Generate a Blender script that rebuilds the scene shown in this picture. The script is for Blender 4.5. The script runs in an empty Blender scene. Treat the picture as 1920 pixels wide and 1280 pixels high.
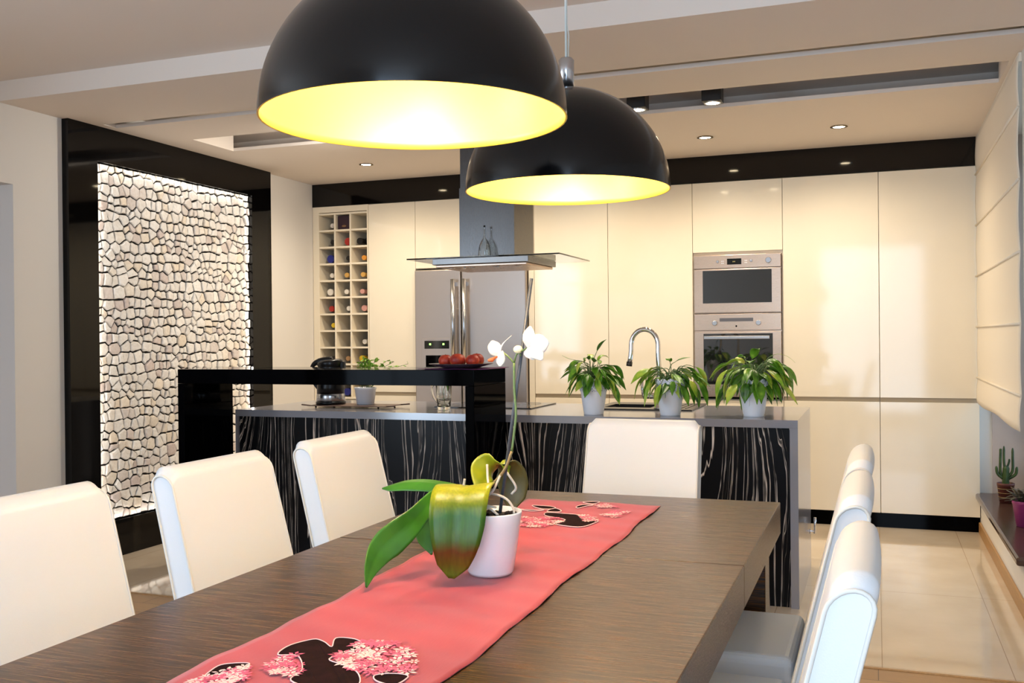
import bpy, bmesh, math, random
from mathutils import Vector, Matrix
C = bpy.context.scene.collection
PI = math.pi
RNG = random.Random(7)

# ------------------------------------------------------------------ helpers
class MB:
    """collects geometry; build() links it as ONE mesh object"""
    def __init__(s): s.v = []; s.f = []; s.m = []; s.sm = []
    def add(s, verts, faces, mi=0, smooth=False):
        o = len(s.v); s.v += [tuple(p) for p in verts]
        for f in faces:
            s.f.append([i + o for i in f]); s.m.append(mi); s.sm.append(smooth)
        return s
    def box(s, x0, x1, y0, y1, z0, z1, mi=0):
        v = [(x0,y0,z0),(x1,y0,z0),(x1,y1,z0),(x0,y1,z0),(x0,y0,z1),(x1,y0,z1),(x1,y1,z1),(x0,y1,z1)]
        return s.add(v, [(0,3,2,1),(4,5,6,7),(0,1,5,4),(1,2,6,5),(2,3,7,6),(3,0,4,7)], mi)
    def lathe(s, prof, n=40, c=(0,0,0), mi=0, axis='z', cap0=True, cap1=True, zfun=None):
        vs = []
        for (r, z) in prof:
            for k in range(n):
                a = 2*PI*k/n
                zz = z + (zfun(a, z) if zfun else 0)
                p = (r*math.cos(a), r*math.sin(a), zz)
                if axis == 'y': p = (p[0], p[2], p[1])
                if axis == 'x': p = (p[2], p[0], p[1])
                vs.append((p[0]+c[0], p[1]+c[1], p[2]+c[2]))
        fs = []
        for i in range(len(prof)-1):
            for k in range(n):
                k2 = (k+1) % n
                fs.append((i*n+k, i*n+k2, (i+1)*n+k2, (i+1)*n+k))
        s.add(vs, fs, mi, True)
        o = len(s.v) - len(vs)
        if cap0 and prof[0][0] > 1e-5: s.f.append([o+k for k in range(n)][::-1]); s.m.append(mi); s.sm.append(False)
        if cap1 and prof[-1][0] > 1e-5:
            b = o+(len(prof)-1)*n
            s.f.append([b+k for k in range(n)]); s.m.append(mi); s.sm.append(False)
        return s
    def tube(s, pts, r, n=10, mi=0, closed=False, smooth=True):
        pts = [Vector(p) for p in pts]; N = len(pts)
        rr = r if isinstance(r, (list, tuple)) else [r]*N
        up = None; vs = []
        for i, p in enumerate(pts):
            if closed: t = pts[(i+1) % N] - pts[i-1]
            else: t = pts[min(i+1, N-1)] - pts[max(i-1, 0)]
            t.normalize()
            if up is None:
                up = Vector((0,0,1)) if abs(t.z) < .9 else Vector((1,0,0))
            a = t.cross(up)
            if a.length < 1e-5: a = t.cross(Vector((0,1,0)))
            a.normalize(); b = a.cross(t).normalized(); up = b
            for k in range(n):
                q = 2*PI*k/n
                vs.append(p + a*(rr[i]*math.cos(q)) + b*(rr[i]*math.sin(q)))
        fs = []
        for i in range(N if closed else N-1):
            j = (i+1) % N
            for k in range(n):
                k2 = (k+1) % n
                fs.append((i*n+k, i*n+k2, j*n+k2, j*n+k))
        if not closed:
            fs.append(tuple(range(n))[::-1]); fs.append(tuple((N-1)*n+k for k in range(n)))
        return s.add(vs, fs, mi, smooth)
    def grid(s, rows, mi=0, smooth=True):
        nr = len(rows); nc = len(rows[0])
        vs = [p for r in rows for p in r]
        fs = [(i*nc+j, i*nc+j+1, (i+1)*nc+j+1, (i+1)*nc+j) for i in range(nr-1) for j in range(nc-1)]
        return s.add(vs, fs, mi, smooth)
    def ball(s, c, r, n=16, mi=0, sc=(1,1,1)):
        m = n//2; prof = [(max(1e-6, r*math.sin(PI*i/m)), -r*math.cos(PI*i/m)) for i in range(m+1)]
        o = len(s.v); s.lathe(prof, n, (0,0,0), mi, cap0=False, cap1=False)
        for i in range(o, len(s.v)):
            x, y, z = s.v[i]; s.v[i] = (c[0]+x*sc[0], c[1]+y*sc[1], c[2]+z*sc[2])
        return s
    def build(s, name, mat, parent=None, bevel=0, seg=2, solid=0, sub=0, loc=None):
        me = bpy.data.meshes.new(name)
        me.from_pydata(s.v, [], s.f)
        mats = mat if isinstance(mat, (list, tuple)) else [mat]
        for m in mats: me.materials.append(m)
        me.polygons.foreach_set('material_index', s.m)
        me.polygons.foreach_set('use_smooth', s.sm)
        me.validate(); me.update()
        o = bpy.data.objects.new(name, me); C.objects.link(o)
        if parent: o.parent = parent
        if loc: o.location = loc
        if solid:
            d = o.modifiers.new('thick', 'SOLIDIFY'); d.thickness = solid; d.offset = 0
        if sub:
            d = o.modifiers.new('sub', 'SUBSURF'); d.levels = sub; d.render_levels = sub
        if bevel:
            b = o.modifiers.new('bev', 'BEVEL'); b.width = bevel; b.segments = seg; b.limit_method = 'ANGLE'; b.angle_limit = .6
            b.harden_normals = False
        return o

def B(x0, x1, y0, y1, z0, z1): return MB().box(x0, x1, y0, y1, z0, z1)

def tag(o, label, cat=None, group=None, kind=None):
    o['label'] = label
    if cat: o['category'] = cat
    if group: o['group'] = group
    if kind: o['kind'] = kind
    return o
def thing(name, label, cat, loc=(0,0,0), rz=0, group=None):
    o = bpy.data.objects.new(name, None); C.objects.link(o)
    o.location = loc; o.rotation_euler = (0,0,rz); o.empty_display_size = .05
    return tag(o, label, cat, group)
def struct(name, mb, mat, label, cat, bevel=0):
    return tag(mb.build(name, mat, bevel=bevel), label, cat, kind='structure')
def kids(o): return [c for c in bpy.data.objects if c.parent == o]
def copy_tree(o, parent=None):
    ch = kids(o); c = o.copy(); C.objects.link(c)
    if parent: c.parent = parent
    for k in ch: copy_tree(k, c)
    return c

def cr(pts, n):
    """Catmull-Rom resample"""
    P = [Vector(p) for p in pts]; P = [P[0]*2-P[1]] + P + [P[-1]*2-P[-2]]
    out = []; seg = len(P)-3
    for i in range(n):
        t = i/(n-1)*seg; k = min(int(t), seg-1); u = t-k
        a, b, c, d = P[k], P[k+1], P[k+2], P[k+3]
        out.append(.5*((2*b)+(c-a)*u+(2*a-5*b+4*c-d)*u*u+(3*b-a-3*c+d)*u*u*u))
    return out
def lerp1(a, n):
    out = []
    for i in range(n):
        t = i/(n-1)*(len(a)-1); k = min(int(t), len(a)-2); out.append(a[k]+(a[k+1]-a[k])*(t-k))
    return out
def blade(mb, pts, w, side, fold=.2, n=14, m=6, mi=0, curl=0):
    """leaf / petal surface along a centre line, w = list of half widths"""
    P = cr(pts, n); W = lerp1(w, n); sd = Vector(side)
    rows = []; prev = None
    for i in range(n):
        t = (P[min(i+1,n-1)]-P[max(i-1,0)]).normalized()
        s0 = sd - t*sd.dot(t)
        if s0.length < .15 and prev is not None: s0 = prev.copy()
        s0.normalize(); prev = s0
        nr = t.cross(s0).normalized()
        rows.append([P[i] + s0*(u*W[i]) + nr*(fold*W[i]*abs(u) - curl*W[i]*u*u) for u in [(-1+2*j/m) for j in range(m+1)]])
    return mb.grid(rows, mi)
def tri_fill(mb, poly, zf, mi=0):
    """flat patch from an outline, following a height function"""
    from mathutils.geometry import tessellate_polygon
    v = [(x, y, zf(x, y)) for x, y in poly]
    f = tessellate_polygon([[Vector(p) for p in v]])
    fs = []
    for t in f:
        a, b, c = [Vector(v[i]) for i in t]
        fs.append(tuple(t) if (b-a).cross(c-a).z > 0 else tuple(t)[::-1])
    return mb.add(v, fs, mi)
def smooth_poly(p, n=4):
    out = []; N = len(p)
    for i in range(N):
        a, b, c, d = [Vector((*p[(i+k-1) % N], 0)) for k in range(4)]
        for j in range(n):
            u = j/n
            q = .5*((2*b)+(c-a)*u+(2*a-5*b+4*c-d)*u*u+(3*b-a-3*c+d)*u*u*u); out.append((q.x, q.y))
    return out
def inside(p, poly):
    x, y = p; r = False
    for i in range(len(poly)):
        (x1,y1),(x2,y2) = poly[i], poly[i-1]
        if (y1 > y) != (y2 > y) and x < (x2-x1)*(y-y1)/(y2-y1)+x1: r = not r
    return r

# ------------------------------------------------------------------ materials
def lin(c):
    if len(c) == 4: c = c[:3]
    return tuple(((v/255)/12.92 if v/255 <= .04045 else ((v/255+.055)/1.055)**2.4) for v in c) + (1,)
class NT:
    def __init__(s, name):
        s.mat = bpy.data.materials.new(name); s.mat.use_nodes = True
        s.t = s.mat.node_tree; s.n = s.t.nodes; s.b = s.n['Principled BSDF']; s.out = s.n['Material Output']
    def new(s, ty, **k):
        n = s.n.new(ty)
        for a, v in k.items(): setattr(n, a, v)
        return n
    def link(s, a, b): s.t.links.new(a, b)
    def coord(s, scale=(1,1,1), rot=(0,0,0), kind='Object'):
        tc = s.new('ShaderNodeTexCoord'); mp = s.new('ShaderNodeMapping')
        mp.inputs['Scale'].default_value = scale; mp.inputs['Rotation'].default_value = rot
        s.link(tc.outputs[kind], mp.inputs['Vector']); return mp.outputs['Vector']
    def noise(s, vec, scale, detail=3, rough=.5, dist=0):
        n = s.new('ShaderNodeTexNoise'); n.inputs['Scale'].default_value = scale; n.inputs['Detail'].default_value = detail
        n.inputs['Roughness'].default_value = rough; n.inputs['Distortion'].default_value = dist
        s.link(vec, n.inputs['Vector']); return n.outputs['Fac']
    def ramp(s, fac, stops):
        r = s.new('ShaderNodeValToRGB'); e = r.color_ramp.elements
        while len(e) < len(stops): e.new(.5)
        for i, (p, c) in enumerate(stops): e[i].position = p; e[i].color = c
        s.link(fac, r.inputs['Fac']); return r.outputs['Color']
    def bump(s, h, strength=.2, dist=.01):
        b = s.new('ShaderNodeBump'); b.inputs['Strength'].default_value = strength; b.inputs['Distance'].default_value = dist
        s.link(h, b.inputs['Height']); s.link(b.outputs['Normal'], s.b.inputs['Normal'])
    def set(s, **k):
        for a, v in k.items(): s.b.inputs[a.replace('_', ' ')].default_value = v
        return s
def g4(v): return (v, v, v, 1)
def M(name, col, rough=.5, metal=0, spec=.5, coat=0, var=0, bump=0, bscale=60, trans=0, ior=1.45, em=None, ems=0, sheen=0, scale=(1,1,1)):
    t = NT(name); c = lin(col); t.set(Base_Color=c, Roughness=rough, Metallic=metal, Coat_Weight=coat, Coat_Roughness=.03, IOR=ior)
    t.b.inputs['Specular IOR Level'].default_value = spec
    t.b.inputs['Transmission Weight'].default_value = trans
    t.b.inputs['Sheen Weight'].default_value = sheen
    v = t.coord(scale)
    if var:
        f = t.noise(v, 6 if var > 0 else 40, 4)
        a = abs(var)
        t.link(t.ramp(f, [(.3, tuple(x*(1-a) for x in c[:3])+(1,)), (.7, tuple(min(1,x*(1+a)) for x in c[:3])+(1,))]), t.b.inputs['Base Color'])
    if bump: t.bump(t.noise(v, bscale, 4), bump, .004)
    if em: t.b.inputs['Emission Color'].default_value = lin(em); t.b.inputs['Emission Strength'].default_value = ems
    return t.mat

m_wall = M('wall paint', (226,221,214), .85, bump=.03, bscale=180)
m_ceil = M('ceiling paint', (228,217,206), .9, bump=.02, bscale=200)
m_cream = M('cream lacquer', (238,227,206), .07, spec=.45, var=.01)
m_creamM = M('cream matt', (238,226,203), .4)
m_groove = M('groove', (176,160,134), .45)
m_blackgl = M('black gloss glass', (6,5,5), .05, spec=.3)
m_blackbulk = M('black gloss bulkhead', (10,7,7), .06, spec=.4)
m_black = M('black lacquer', (2,2,3), .05, spec=.035)
m_shade = M('black satin enamel', (2,2,4), .17, spec=.40)
m_grey = M('grey laminate', (134,133,139), .14, spec=1.0, ior=1.6, var=.02)
m_steelT = None
def brushed(name, col, rough, sc=(1,1,60)):
    t = NT(name); t.set(Base_Color=lin(col), Metallic=1.0, Roughness=rough)
    v = t.coord(sc); f = t.noise(v, 40, 3)
    t.link(t.ramp(f, [(.3, g4(rough-.05)), (.7, g4(rough+.08))]), t.b.inputs['Roughness'])
    t.bump(f, .03, .001)
    return t.mat
m_steel = brushed('brushed steel', (200,177,158), .30)
m_steelF = brushed('brushed steel fridge', (186,176,169), .36, (1,1,60))
m_steelV = brushed('brushed steel duct', (90,88,87), .25, (60,60,1))
m_chrome = M('chrome', (225,225,228), .06, metal=1)
m_satin = M('satin steel', (190,192,196), .22, metal=1)
m_ovglass = M('oven glass', (18,20,22), .03, spec=.8, coat=.8)
m_display = M('display', (8,9,10), .1, em=(30,40,20), ems=.05)
m_hood = brushed('brushed steel hood', (132,130,128), .3)
m_dim = M('dim digits', (150,140,96), .3, em=(190,170,90), ems=.4)
m_digit = M('lit digits', (120,220,90), .3, em=(140,235,90), ems=2.5)
m_sinkb = M('black composite', (26,24,24), .3, var=-.2)
m_hob = M('ceramic hob', (6,6,7), .05, spec=.6)
m_white = M('white ceramic', (236,236,240), .22, coat=.3)
m_tin = M('white painted tin', (244,247,255), .35)
m_leather = M('white leather', (214,217,220), .36, spec=.4, bump=.06, bscale=420)
m_piping = M('leather piping', (214,212,204), .4)
m_dkwood = M('dark leg wood', (40,29,22), .4)
m_purple = M('purple pot', (150,52,110), .4)
m_brownpot = M('striped brown pot', (88,40,32), .5)
m_soil = M('bark soil', (38,26,18), .9, var=-.5, bump=.8, bscale=60)
m_mat = M('purple mat', (96,40,92), .6)
m_plate = M('plate', (70,60,66), .2, coat=.3)
m_kettle = M('kettle black', (8,8,11), .28, spec=.4)
m_cord = M('clear cord', (205,212,208), .3)
m_bulb = M('bulb', (255,240,210), .3, em=(255,226,170), ems=30)
m_lens = M('downlight lens', (255,245,225), .3, em=(255,232,190), ems=28)
m_ring = M('downlight ring', (120,104,80), .25, metal=1)
m_spotb = M('spot body', (30,27,25), .4)
m_stake = M('grey stake', (70,76,84), .4)
m_blind = M('blind cloth', (236,224,204), .8, bump=.10, bscale=220, sheen=.2)
m_sill = M('brown sill stone', (74,52,44), .18, var=-.1)
m_revealShade = M('shade tinted reveal', (196,180,170), .8)  # greyed: the shade of the blind is put into this colour
m_tray = M('tray metal', (112,88,78), .4, metal=.2)
m_frame = M('window frame', (84,62,52), .5)
m_paper = M('stone backing', (14,12,10), .9)

def m_glass(name, col, rough=0.0, ior=1.45):
    t = NT(name); t.set(Base_Color=lin(col), Roughness=rough, IOR=ior)
    t.b.inputs['Transmission Weight'].default_value = 1.0
    return t.mat
m_clear = m_glass('clear glass', (250,252,250))
m_hoodgl = m_glass('hood glass', (205,210,205), 0, 1.3)
m_pane = m_glass('window pane', (245,250,250), 0, 1.1)

def m_gold():
    t = NT('gold bowl'); t.set(Base_Color=lin((255,211,62)), Roughness=.4, Coat_Weight=1.0)
    t.b.inputs['Coat Roughness'].default_value = .42; t.b.inputs['Specular IOR Level'].default_value = 1.0
    return t.mat
m_gold = m_gold()

def wood_table():
    t = NT('stained oak'); v = t.coord((1.6, 60, 60)); f = t.noise(v, 6, 5, .6, .3)
    v2 = t.coord((.7, 9, 9)); f2 = t.noise(v2, 3, 3)
    c = t.ramp(f, [(.34, lin((15,8,3))), (.5, lin((54,32,14))), (.66, lin((114,72,29)))])
    mx = t.new('ShaderNodeMix', data_type='RGBA', blend_type='MULTIPLY'); mx.inputs['Factor'].default_value = .35
    t.link(c, mx.inputs['A']); t.link(t.ramp(f2, [(.3, g4(.6)), (.7, g4(1))]), mx.inputs['B'])
    t.link(mx.outputs['Result'], t.b.inputs['Base Color'])
    t.link(t.ramp(f, [(.3, g4(.36)), (.7, g4(.24))]), t.b.inputs['Roughness'])
    t.bump(f, .10, .002); t.b.inputs['Specular IOR Level'].default_value = .36
    return t.mat
m_table = wood_table()
def zebrano():
    t = NT('black zebrano'); v = t.coord((1,1,1))
    # low frequency warp makes the cathedral arches, then thin pale lines along z
    sep = t.new('ShaderNodeSeparateXYZ'); t.link(v, sep.inputs[0])
    vw = t.coord((3.2, 3.2, .75)); w = t.noise(vw, 1.0, 1, .4)
    vf = t.coord((30, 30, 2.2)); wf = t.noise(vf, 1.0, 2)
    m1 = t.new('ShaderNodeMath', operation='MULTIPLY'); t.link(w, m1.inputs[0]); m1.inputs[1].default_value = .42
    m2 = t.new('ShaderNodeMath', operation='MULTIPLY'); t.link(wf, m2.inputs[0]); m2.inputs[1].default_value = .03
    a = t.new('ShaderNodeMath', operation='ADD'); t.link(m1.outputs[0], a.inputs[0]); t.link(m2.outputs[0], a.inputs[1])
    a2 = t.new('ShaderNodeMath', operation='ADD'); t.link(sep.outputs[0], a2.inputs[0]); t.link(a.outputs[0], a2.inputs[1])
    n1 = t.new('ShaderNodeTexNoise', noise_dimensions='1D'); n1.inputs['Scale'].default_value = 85; n1.inputs['Detail'].default_value = 2
    t.link(a2.outputs[0], n1.inputs['W'])
    vb = t.coord((20, 20, 5)); br = t.noise(vb, 1.5, 2)
    line = t.ramp(n1.outputs['Fac'], [(.0, g4(0)), (.578, g4(0)), (.615, g4(1)), (.67, g4(.1))])
    brk = t.ramp(br, [(.36, g4(.12)), (.56, g4(1))])
    mm = t.new('ShaderNodeMath', operation='MULTIPLY'); t.link(line, mm.inputs[0]); t.link(brk, mm.inputs[1])
    mx = t.new('ShaderNodeMix', data_type='RGBA'); t.link(mm.outputs[0], mx.inputs['Factor'])
    mx.inputs['A'].default_value = lin((8,7,9)); mx.inputs['B'].default_value = lin((236,220,204))
    t.link(mx.outputs['Result'], t.b.inputs['Base Color']); t.set(Roughness=.3); t.b.inputs['Specular IOR Level'].default_value = .15
    return t.mat
m_zeb = zebrano()
def tiles():
    t = NT('cream porcelain tile'); v = t.coord((1,1,1)); sep = t.new('ShaderNodeSeparateXYZ'); t.link(v, sep.inputs[0])
    def jl(out, off, pitch, w):
        a = t.new('ShaderNodeMath', operation='SUBTRACT'); t.link(out, a.inputs[0]); a.inputs[1].default_value = off
        d = t.new('ShaderNodeMath', operation='DIVIDE'); t.link(a.outputs[0], d.inputs[0]); d.inputs[1].default_value = pitch
        f = t.new('ShaderNodeMath', operation='FRACT'); t.link(d.outputs[0], f.inputs[0])
        c = t.new('ShaderNodeMath', operation='LESS_THAN'); t.link(f.outputs[0], c.inputs[0]); c.inputs[1].default_value = w/pitch
        return c.outputs[0]
    mxm = t.new('ShaderNodeMath', operation='MAXIMUM')
    t.link(jl(sep.outputs[0], .012-9, .45, .003), mxm.inputs[0]); t.link(jl(sep.outputs[1], -7.72, 1.165, .003), mxm.inputs[1])
    f = t.noise(v, 3, 5); base = t.ramp(f, [(.3, lin((212,192,166))), (.7, lin((226,208,184)))])
    mx = t.new('ShaderNodeMix', data_type='RGBA'); t.link(mxm.outputs[0], mx.inputs['Factor'])
    t.link(base, mx.inputs['A']); mx.inputs['B'].default_value = lin((176,152,124))
    t.link(mx.outputs['Result'], t.b.inputs['Base Color'])
    t.set(Roughness=.07, Coat_Weight=.3); t.b.inputs['Specular IOR Level'].default_value = .6
    return t.mat
m_tile = tiles()
def planks():
    t = NT('oak planks'); v = t.coord((1,1,1))
    br = t.new('ShaderNodeTexBrick'); br.inputs['Scale'].default_value = 1; br.inputs['Brick Width'].default_value = 1.1
    br.inputs['Row Height'].default_value = .13; br.inputs['Mortar Size'].default_value = .0015
    br.inputs['Color1'].default_value = lin((190,148,98)); br.inputs['Color2'].default_value = lin((172,130,82)); br.inputs['Mortar'].default_value = lin((90,62,36))
    t.link(v, br.inputs['Vector'])
    vg = t.coord((2, 40, 1)); f = t.noise(vg, 3, 4)
    mx = t.new('ShaderNodeMix', data_type='RGBA', blend_type='MULTIPLY'); mx.inputs['Factor'].default_value = .4
    t.link(br.outputs['Color'], mx.inputs['A']); t.link(t.ramp(f, [(.3, g4(.65)), (.7, g4(1))]), mx.inputs['B'])
    t.link(mx.outputs['Result'], t.b.inputs['Base Color']); t.set(Roughness=.3)
    return t.mat
m_plank = planks()
m_oak = M('oak trim', (176,134,84), .4, var=.1, scale=(20,1,20))
def stone():
    t = NT('white split stone'); at = t.new('ShaderNodeAttribute', attribute_name='tone')
    v = t.coord((1,1,1)); f = t.noise(v, 55, 5, .6); f2 = t.noise(v, 160, 4, .7)
    c = t.ramp(at.outputs['Fac'], [(0, lin((214,200,194))), (.2, lin((238,234,228))), (.75, lin((249,247,243))), (1, lin((240,228,210)))])
    mx = t.new('ShaderNodeMix', data_type='RGBA', blend_type='MULTIPLY'); mx.inputs['Factor'].default_value = .45
    t.link(c, mx.inputs['A']); t.link(t.ramp(f, [(.3, lin((222,212,202))), (.6, g4(1))]), mx.inputs['B'])
    t.link(mx.outputs['Result'], t.b.inputs['Base Color']); t.set(Roughness=.85); t.bump(f2, .35, .004)
    return t.mat
m_stone = stone()
def leafmat(name, dark, light, tip=None, rough=.35, sc=14):
    t = NT(name); v = t.coord((1,1,1)); f = t.noise(v, sc, 3)
    st = [(.32, lin(dark)), (.62, lin(light))]
    if tip: st.append((.75, lin(tip)))
    t.link(t.ramp(f, st), t.b.inputs['Base Color']); t.set(Roughness=rough)
    t.b.inputs['Subsurface Weight'].default_value = 0
    return t.mat
m_leaf = leafmat('peace lily leaf', (34,86,16), (104,158,38), (166,190,70), .35, 18)
m_leafY = leafmat('yellowing leaf', (116,164,40), (186,200,76), (214,190,70), .35, 22)
m_herb = leafmat('herb leaf', (96,150,40), (170,206,80), (200,214,110), .45, 40)
m_orchG = leafmat('orchid green leaf', (30,78,14), (58,120,26), None, .34, 8)
m_orchO = leafmat('orchid olive leaf', (34,80,12), (84,118,16), (100,58,14), .4, 11)
def bandleaf():
    t = NT('banded orchid leaf'); v = t.coord((1,1,1)); sep = t.new('ShaderNodeSeparateXYZ'); t.link(v, sep.inputs[0])
    f = t.noise(v, 16, 3); a = t.new('ShaderNodeMath', operation='MULTIPLY_ADD'); t.link(f, a.inputs[0]); a.inputs[1].default_value = .05; a.inputs[2].default_value = -.025
    z = t.new('ShaderNodeMath', operation='ADD'); t.link(sep.outputs[2], z.inputs[0]); t.link(a.outputs[0], z.inputs[1])
    m = t.new('ShaderNodeMapRange'); m.inputs['From Min'].default_value = 0; m.inputs['From Max'].default_value = .19; t.link(z.outputs[0], m.inputs['Value'])
    c = t.ramp(m.outputs[0], [(.08, lin((92,112,30))), (.22, lin((98,82,20))), (.36, lin((96,56,16))), (.48, lin((66,92,16))), (.70, lin((48,96,18))), (.86, lin((110,124,18))), (.97, lin((148,152,24)))])
    f2 = t.noise(t.coord((220,220,6)), 1, 2); mx = t.new('ShaderNodeMix', data_type='RGBA', blend_type='MULTIPLY'); mx.inputs['Factor'].default_value = .5
    t.link(c, mx.inputs['A']); t.link(t.ramp(f2, [(.35, g4(.6)), (.65, g4(1.0))]), mx.inputs['B']); t.link(mx.outputs['Result'], t.b.inputs['Base Color'])
    t.set(Roughness=.34); t.b.inputs['Specular IOR Level'].default_value = .3; t.bump(f2, .1, .002)
    return t.mat
m_orchB = bandleaf()
m_orchY = leafmat('orchid yellow green leaf', (84,116,18), (156,160,30), None, .38, 9)
m_orchD = leafmat('orchid leaf underside', (58,62,22), (92,84,34), None, .4, 9)
m_stem = leafmat('green stem', (78,104,56), (104,128,72), None, .45, 8)
m_stemB = leafmat('woody stem', (120,96,60), (150,130,84), None, .5, 10)
m_root = leafmat('aerial root', (176,166,150), (216,208,196), None, .6, 20)
m_petal = M('white petal', (222,222,212), .5, var=.02)
m_petalY = M('cream bud', (240,236,190), .5, var=.05)
m_lip = M('orange lip', (214,110,60), .5)
m_cactus = leafmat('cactus skin', (28,54,22), (60,84,34), None, .5, 30)
m_succ = leafmat('succulent leaf', (52,56,42), (104,92,74), None, .45, 30)
m_peach = leafmat('peach skin', (150,30,24), (206,72,40), (236,150,70), .45, 26)
def cloth():
    t = NT('coral linen'); v = t.coord((1,1,1)); f = t.noise(v, 5, 3)
    w1 = t.noise(t.coord((900,40,1)), 1, 2); 
    t.link(t.ramp(f, [(.3, lin((148,10,36))), (.7, lin((168,24,40)))]), t.b.inputs['Base Color'])
    t.set(Roughness=.75); t.b.inputs['Sheen Weight'].default_value = .25; t.bump(w1, .15, .002)
    return t.mat
m_cloth = cloth()
m_appl = M('brown applique', (30,11,13), .9, spec=.1, var=-.4)
m_pink = M('pink thread', (206,88,124), .6, var=-.15)
m_ivory = M('ivory thread', (240,200,200), .6)
def lace():
    t = NT('pierced tin'); tc = t.new('ShaderNodeTexCoord'); sep = t.new('ShaderNodeSeparateXYZ'); t.link(tc.outputs['Object'], sep.inputs[0])
    at = t.new('ShaderNodeMath', operation='ARCTAN2'); t.link(sep.outputs[1], at.inputs[0]); t.link(sep.outputs[0], at.inputs[1])
    m = t.new('ShaderNodeMath', operation='MULTIPLY'); t.link(at.outputs[0], m.inputs[0]); m.inputs[1].default_value = .07
    cb = t.new('ShaderNodeCombineXYZ'); t.link(m.outputs[0], cb.inputs[0]); t.link(sep.outputs[2], cb.inputs[1])
    vo = t.new('ShaderNodeTexVoronoi'); vo.inputs['Scale'].default_value = 130; vo.inputs['Randomness'].default_value = .55
    t.link(cb.outputs[0], vo.inputs['Vector'])
    t.link(t.ramp(vo.outputs['Distance'], [(.0, lin((126,136,158))), (.34, lin((150,160,180))), (.46, lin((232,236,244)))]), t.b.inputs['Base Color'])
    t.set(Roughness=.4)
    return t.mat
m_lace = lace()
# ------------------------------------------------------------------ camera
yaw, pitch, roll, fpx, CH = -.35566, .00355, -.00967, 1835.9, 1.25
A = Matrix(((math.cos(yaw), -math.sin(yaw), 0), (0, 0, -1), (math.sin(yaw), math.cos(yaw), 0)))
Pm = Matrix(((1,0,0),(0,math.cos(pitch),-math.sin(pitch)),(0,math.sin(pitch),math.cos(pitch))))
Q = Matrix(((math.cos(roll),-math.sin(roll),0),(math.sin(roll),math.cos(roll),0),(0,0,1)))
W = Q @ Pm @ A
cam = bpy.data.cameras.new('camera'); co = bpy.data.objects.new('camera', cam); C.objects.link(co)
cam.sensor_width = 36; cam.lens = fpx/1920*36; cam.clip_start = .05
co.matrix_world = Matrix.Translation((0,0,CH)) @ Matrix((W[0], -W[1], -W[2])).transposed().to_4x4()
bpy.context.scene.camera = co

# ------------------------------------------------------------------ setting
XL, XR, YB, ZC = -4.19, .609, 7.35, 2.48
YR = -1.15     # rear wall
XN = 1.9       # right wall nearer the viewer
f = MB(); f.box(XL-1.3, XN+.1, 3.915, YB+.1, -.08, 0)
struct('floor', f, m_tile, 'glossy cream tiled floor of the kitchen', 'floor')
f = MB(); f.box(XL-1.3, XN+.1, YR-.1, 3.895, -.08, 0)
struct('floor', f, m_plank, 'oak plank floor under the dining table', 'floor')
f = MB(); f.box(XL, XN, 3.895, 3.915, -.08, .002)
struct('trim_1', f, m_oak, 'narrow oak strip between the plank floor and the tiles', 'floor trim')
c = MB(); c.box(XL-1.3, XN+.1, YR-.1, YB+.1, 2.60, 2.70); c.box(XL-1.3, XN+.1, YR-.1, 3.77, 2.58, 2.60)
struct('ceiling', c, m_ceil, 'plain upper ceiling above the dining table', 'ceiling')
c = MB(); c.box(XL, XN, 3.77, 4.398, ZC, 2.50); c.box(XL, XN, 3.77, 3.80, 2.50, 2.60)
c.box(XL, -4.09, 4.398, 4.50, ZC, 2.60); c.box(.60, XN, 4.398, 4.50, ZC, 2.60)
struct('trim_2', c, m_ceil, 'lowered ceiling panel with a pale upright front edge', 'ceiling panel')
c = MB(); c.box(XL, XN, 4.50, 4.936, ZC, 2.50); c.box(XL, -3.90, 4.936, 5.34, ZC, 2.60); c.box(.575, XN, 4.936, 5.34, ZC, 2.60)
struct('trim_3', c, m_ceil, 'middle lowered ceiling panel between the two slots', 'ceiling panel')
c = MB(); c.box(XL, 1.2, 5.34, YB, ZC, 2.50); c.box(XL, 1.2, 5.62, 5.66, 2.50, 2.60)
struct('trim_4', c, m_ceil, 'lowered ceiling panel over the kitchen with recessed lights', 'ceiling panel')
w = MB(); w.box(XL-1.3, XN, YB, YB+.1, 0, 2.6)
struct('wall_back', w, m_wall, 'back wall behind the kitchen cabinets', 'wall')
w = MB(); w.box(XL-.12, XL, 3.866, YB, 0, 2.6); w.box(XL-.12, XL, 1.6, 3.866, 2.073, 2.6); w.box(XL-.12, XL, 1.2, 1.6, 0, 2.6); w.box(XL-.12, XL, YR, -.95, 0, 2.6); w.box(XL-.12, XL, -.95, 1.2, 0, .3); w.box(XL-.12, XL, -.95, 1.2, 2.4, 2.6)
struct('wall_left', w, m_wall, 'off white left wall with a tall open doorway', 'wall')
m_hall = M('hall paint', (190,188,198), .9)
w = MB(); w.box(XL-1.3, XL-1.2, YR, YB, 0, 2.6)
struct('wall_hall', w, m_hall, 'grey lavender hall wall seen through the open doorway', 'wall')
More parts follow.
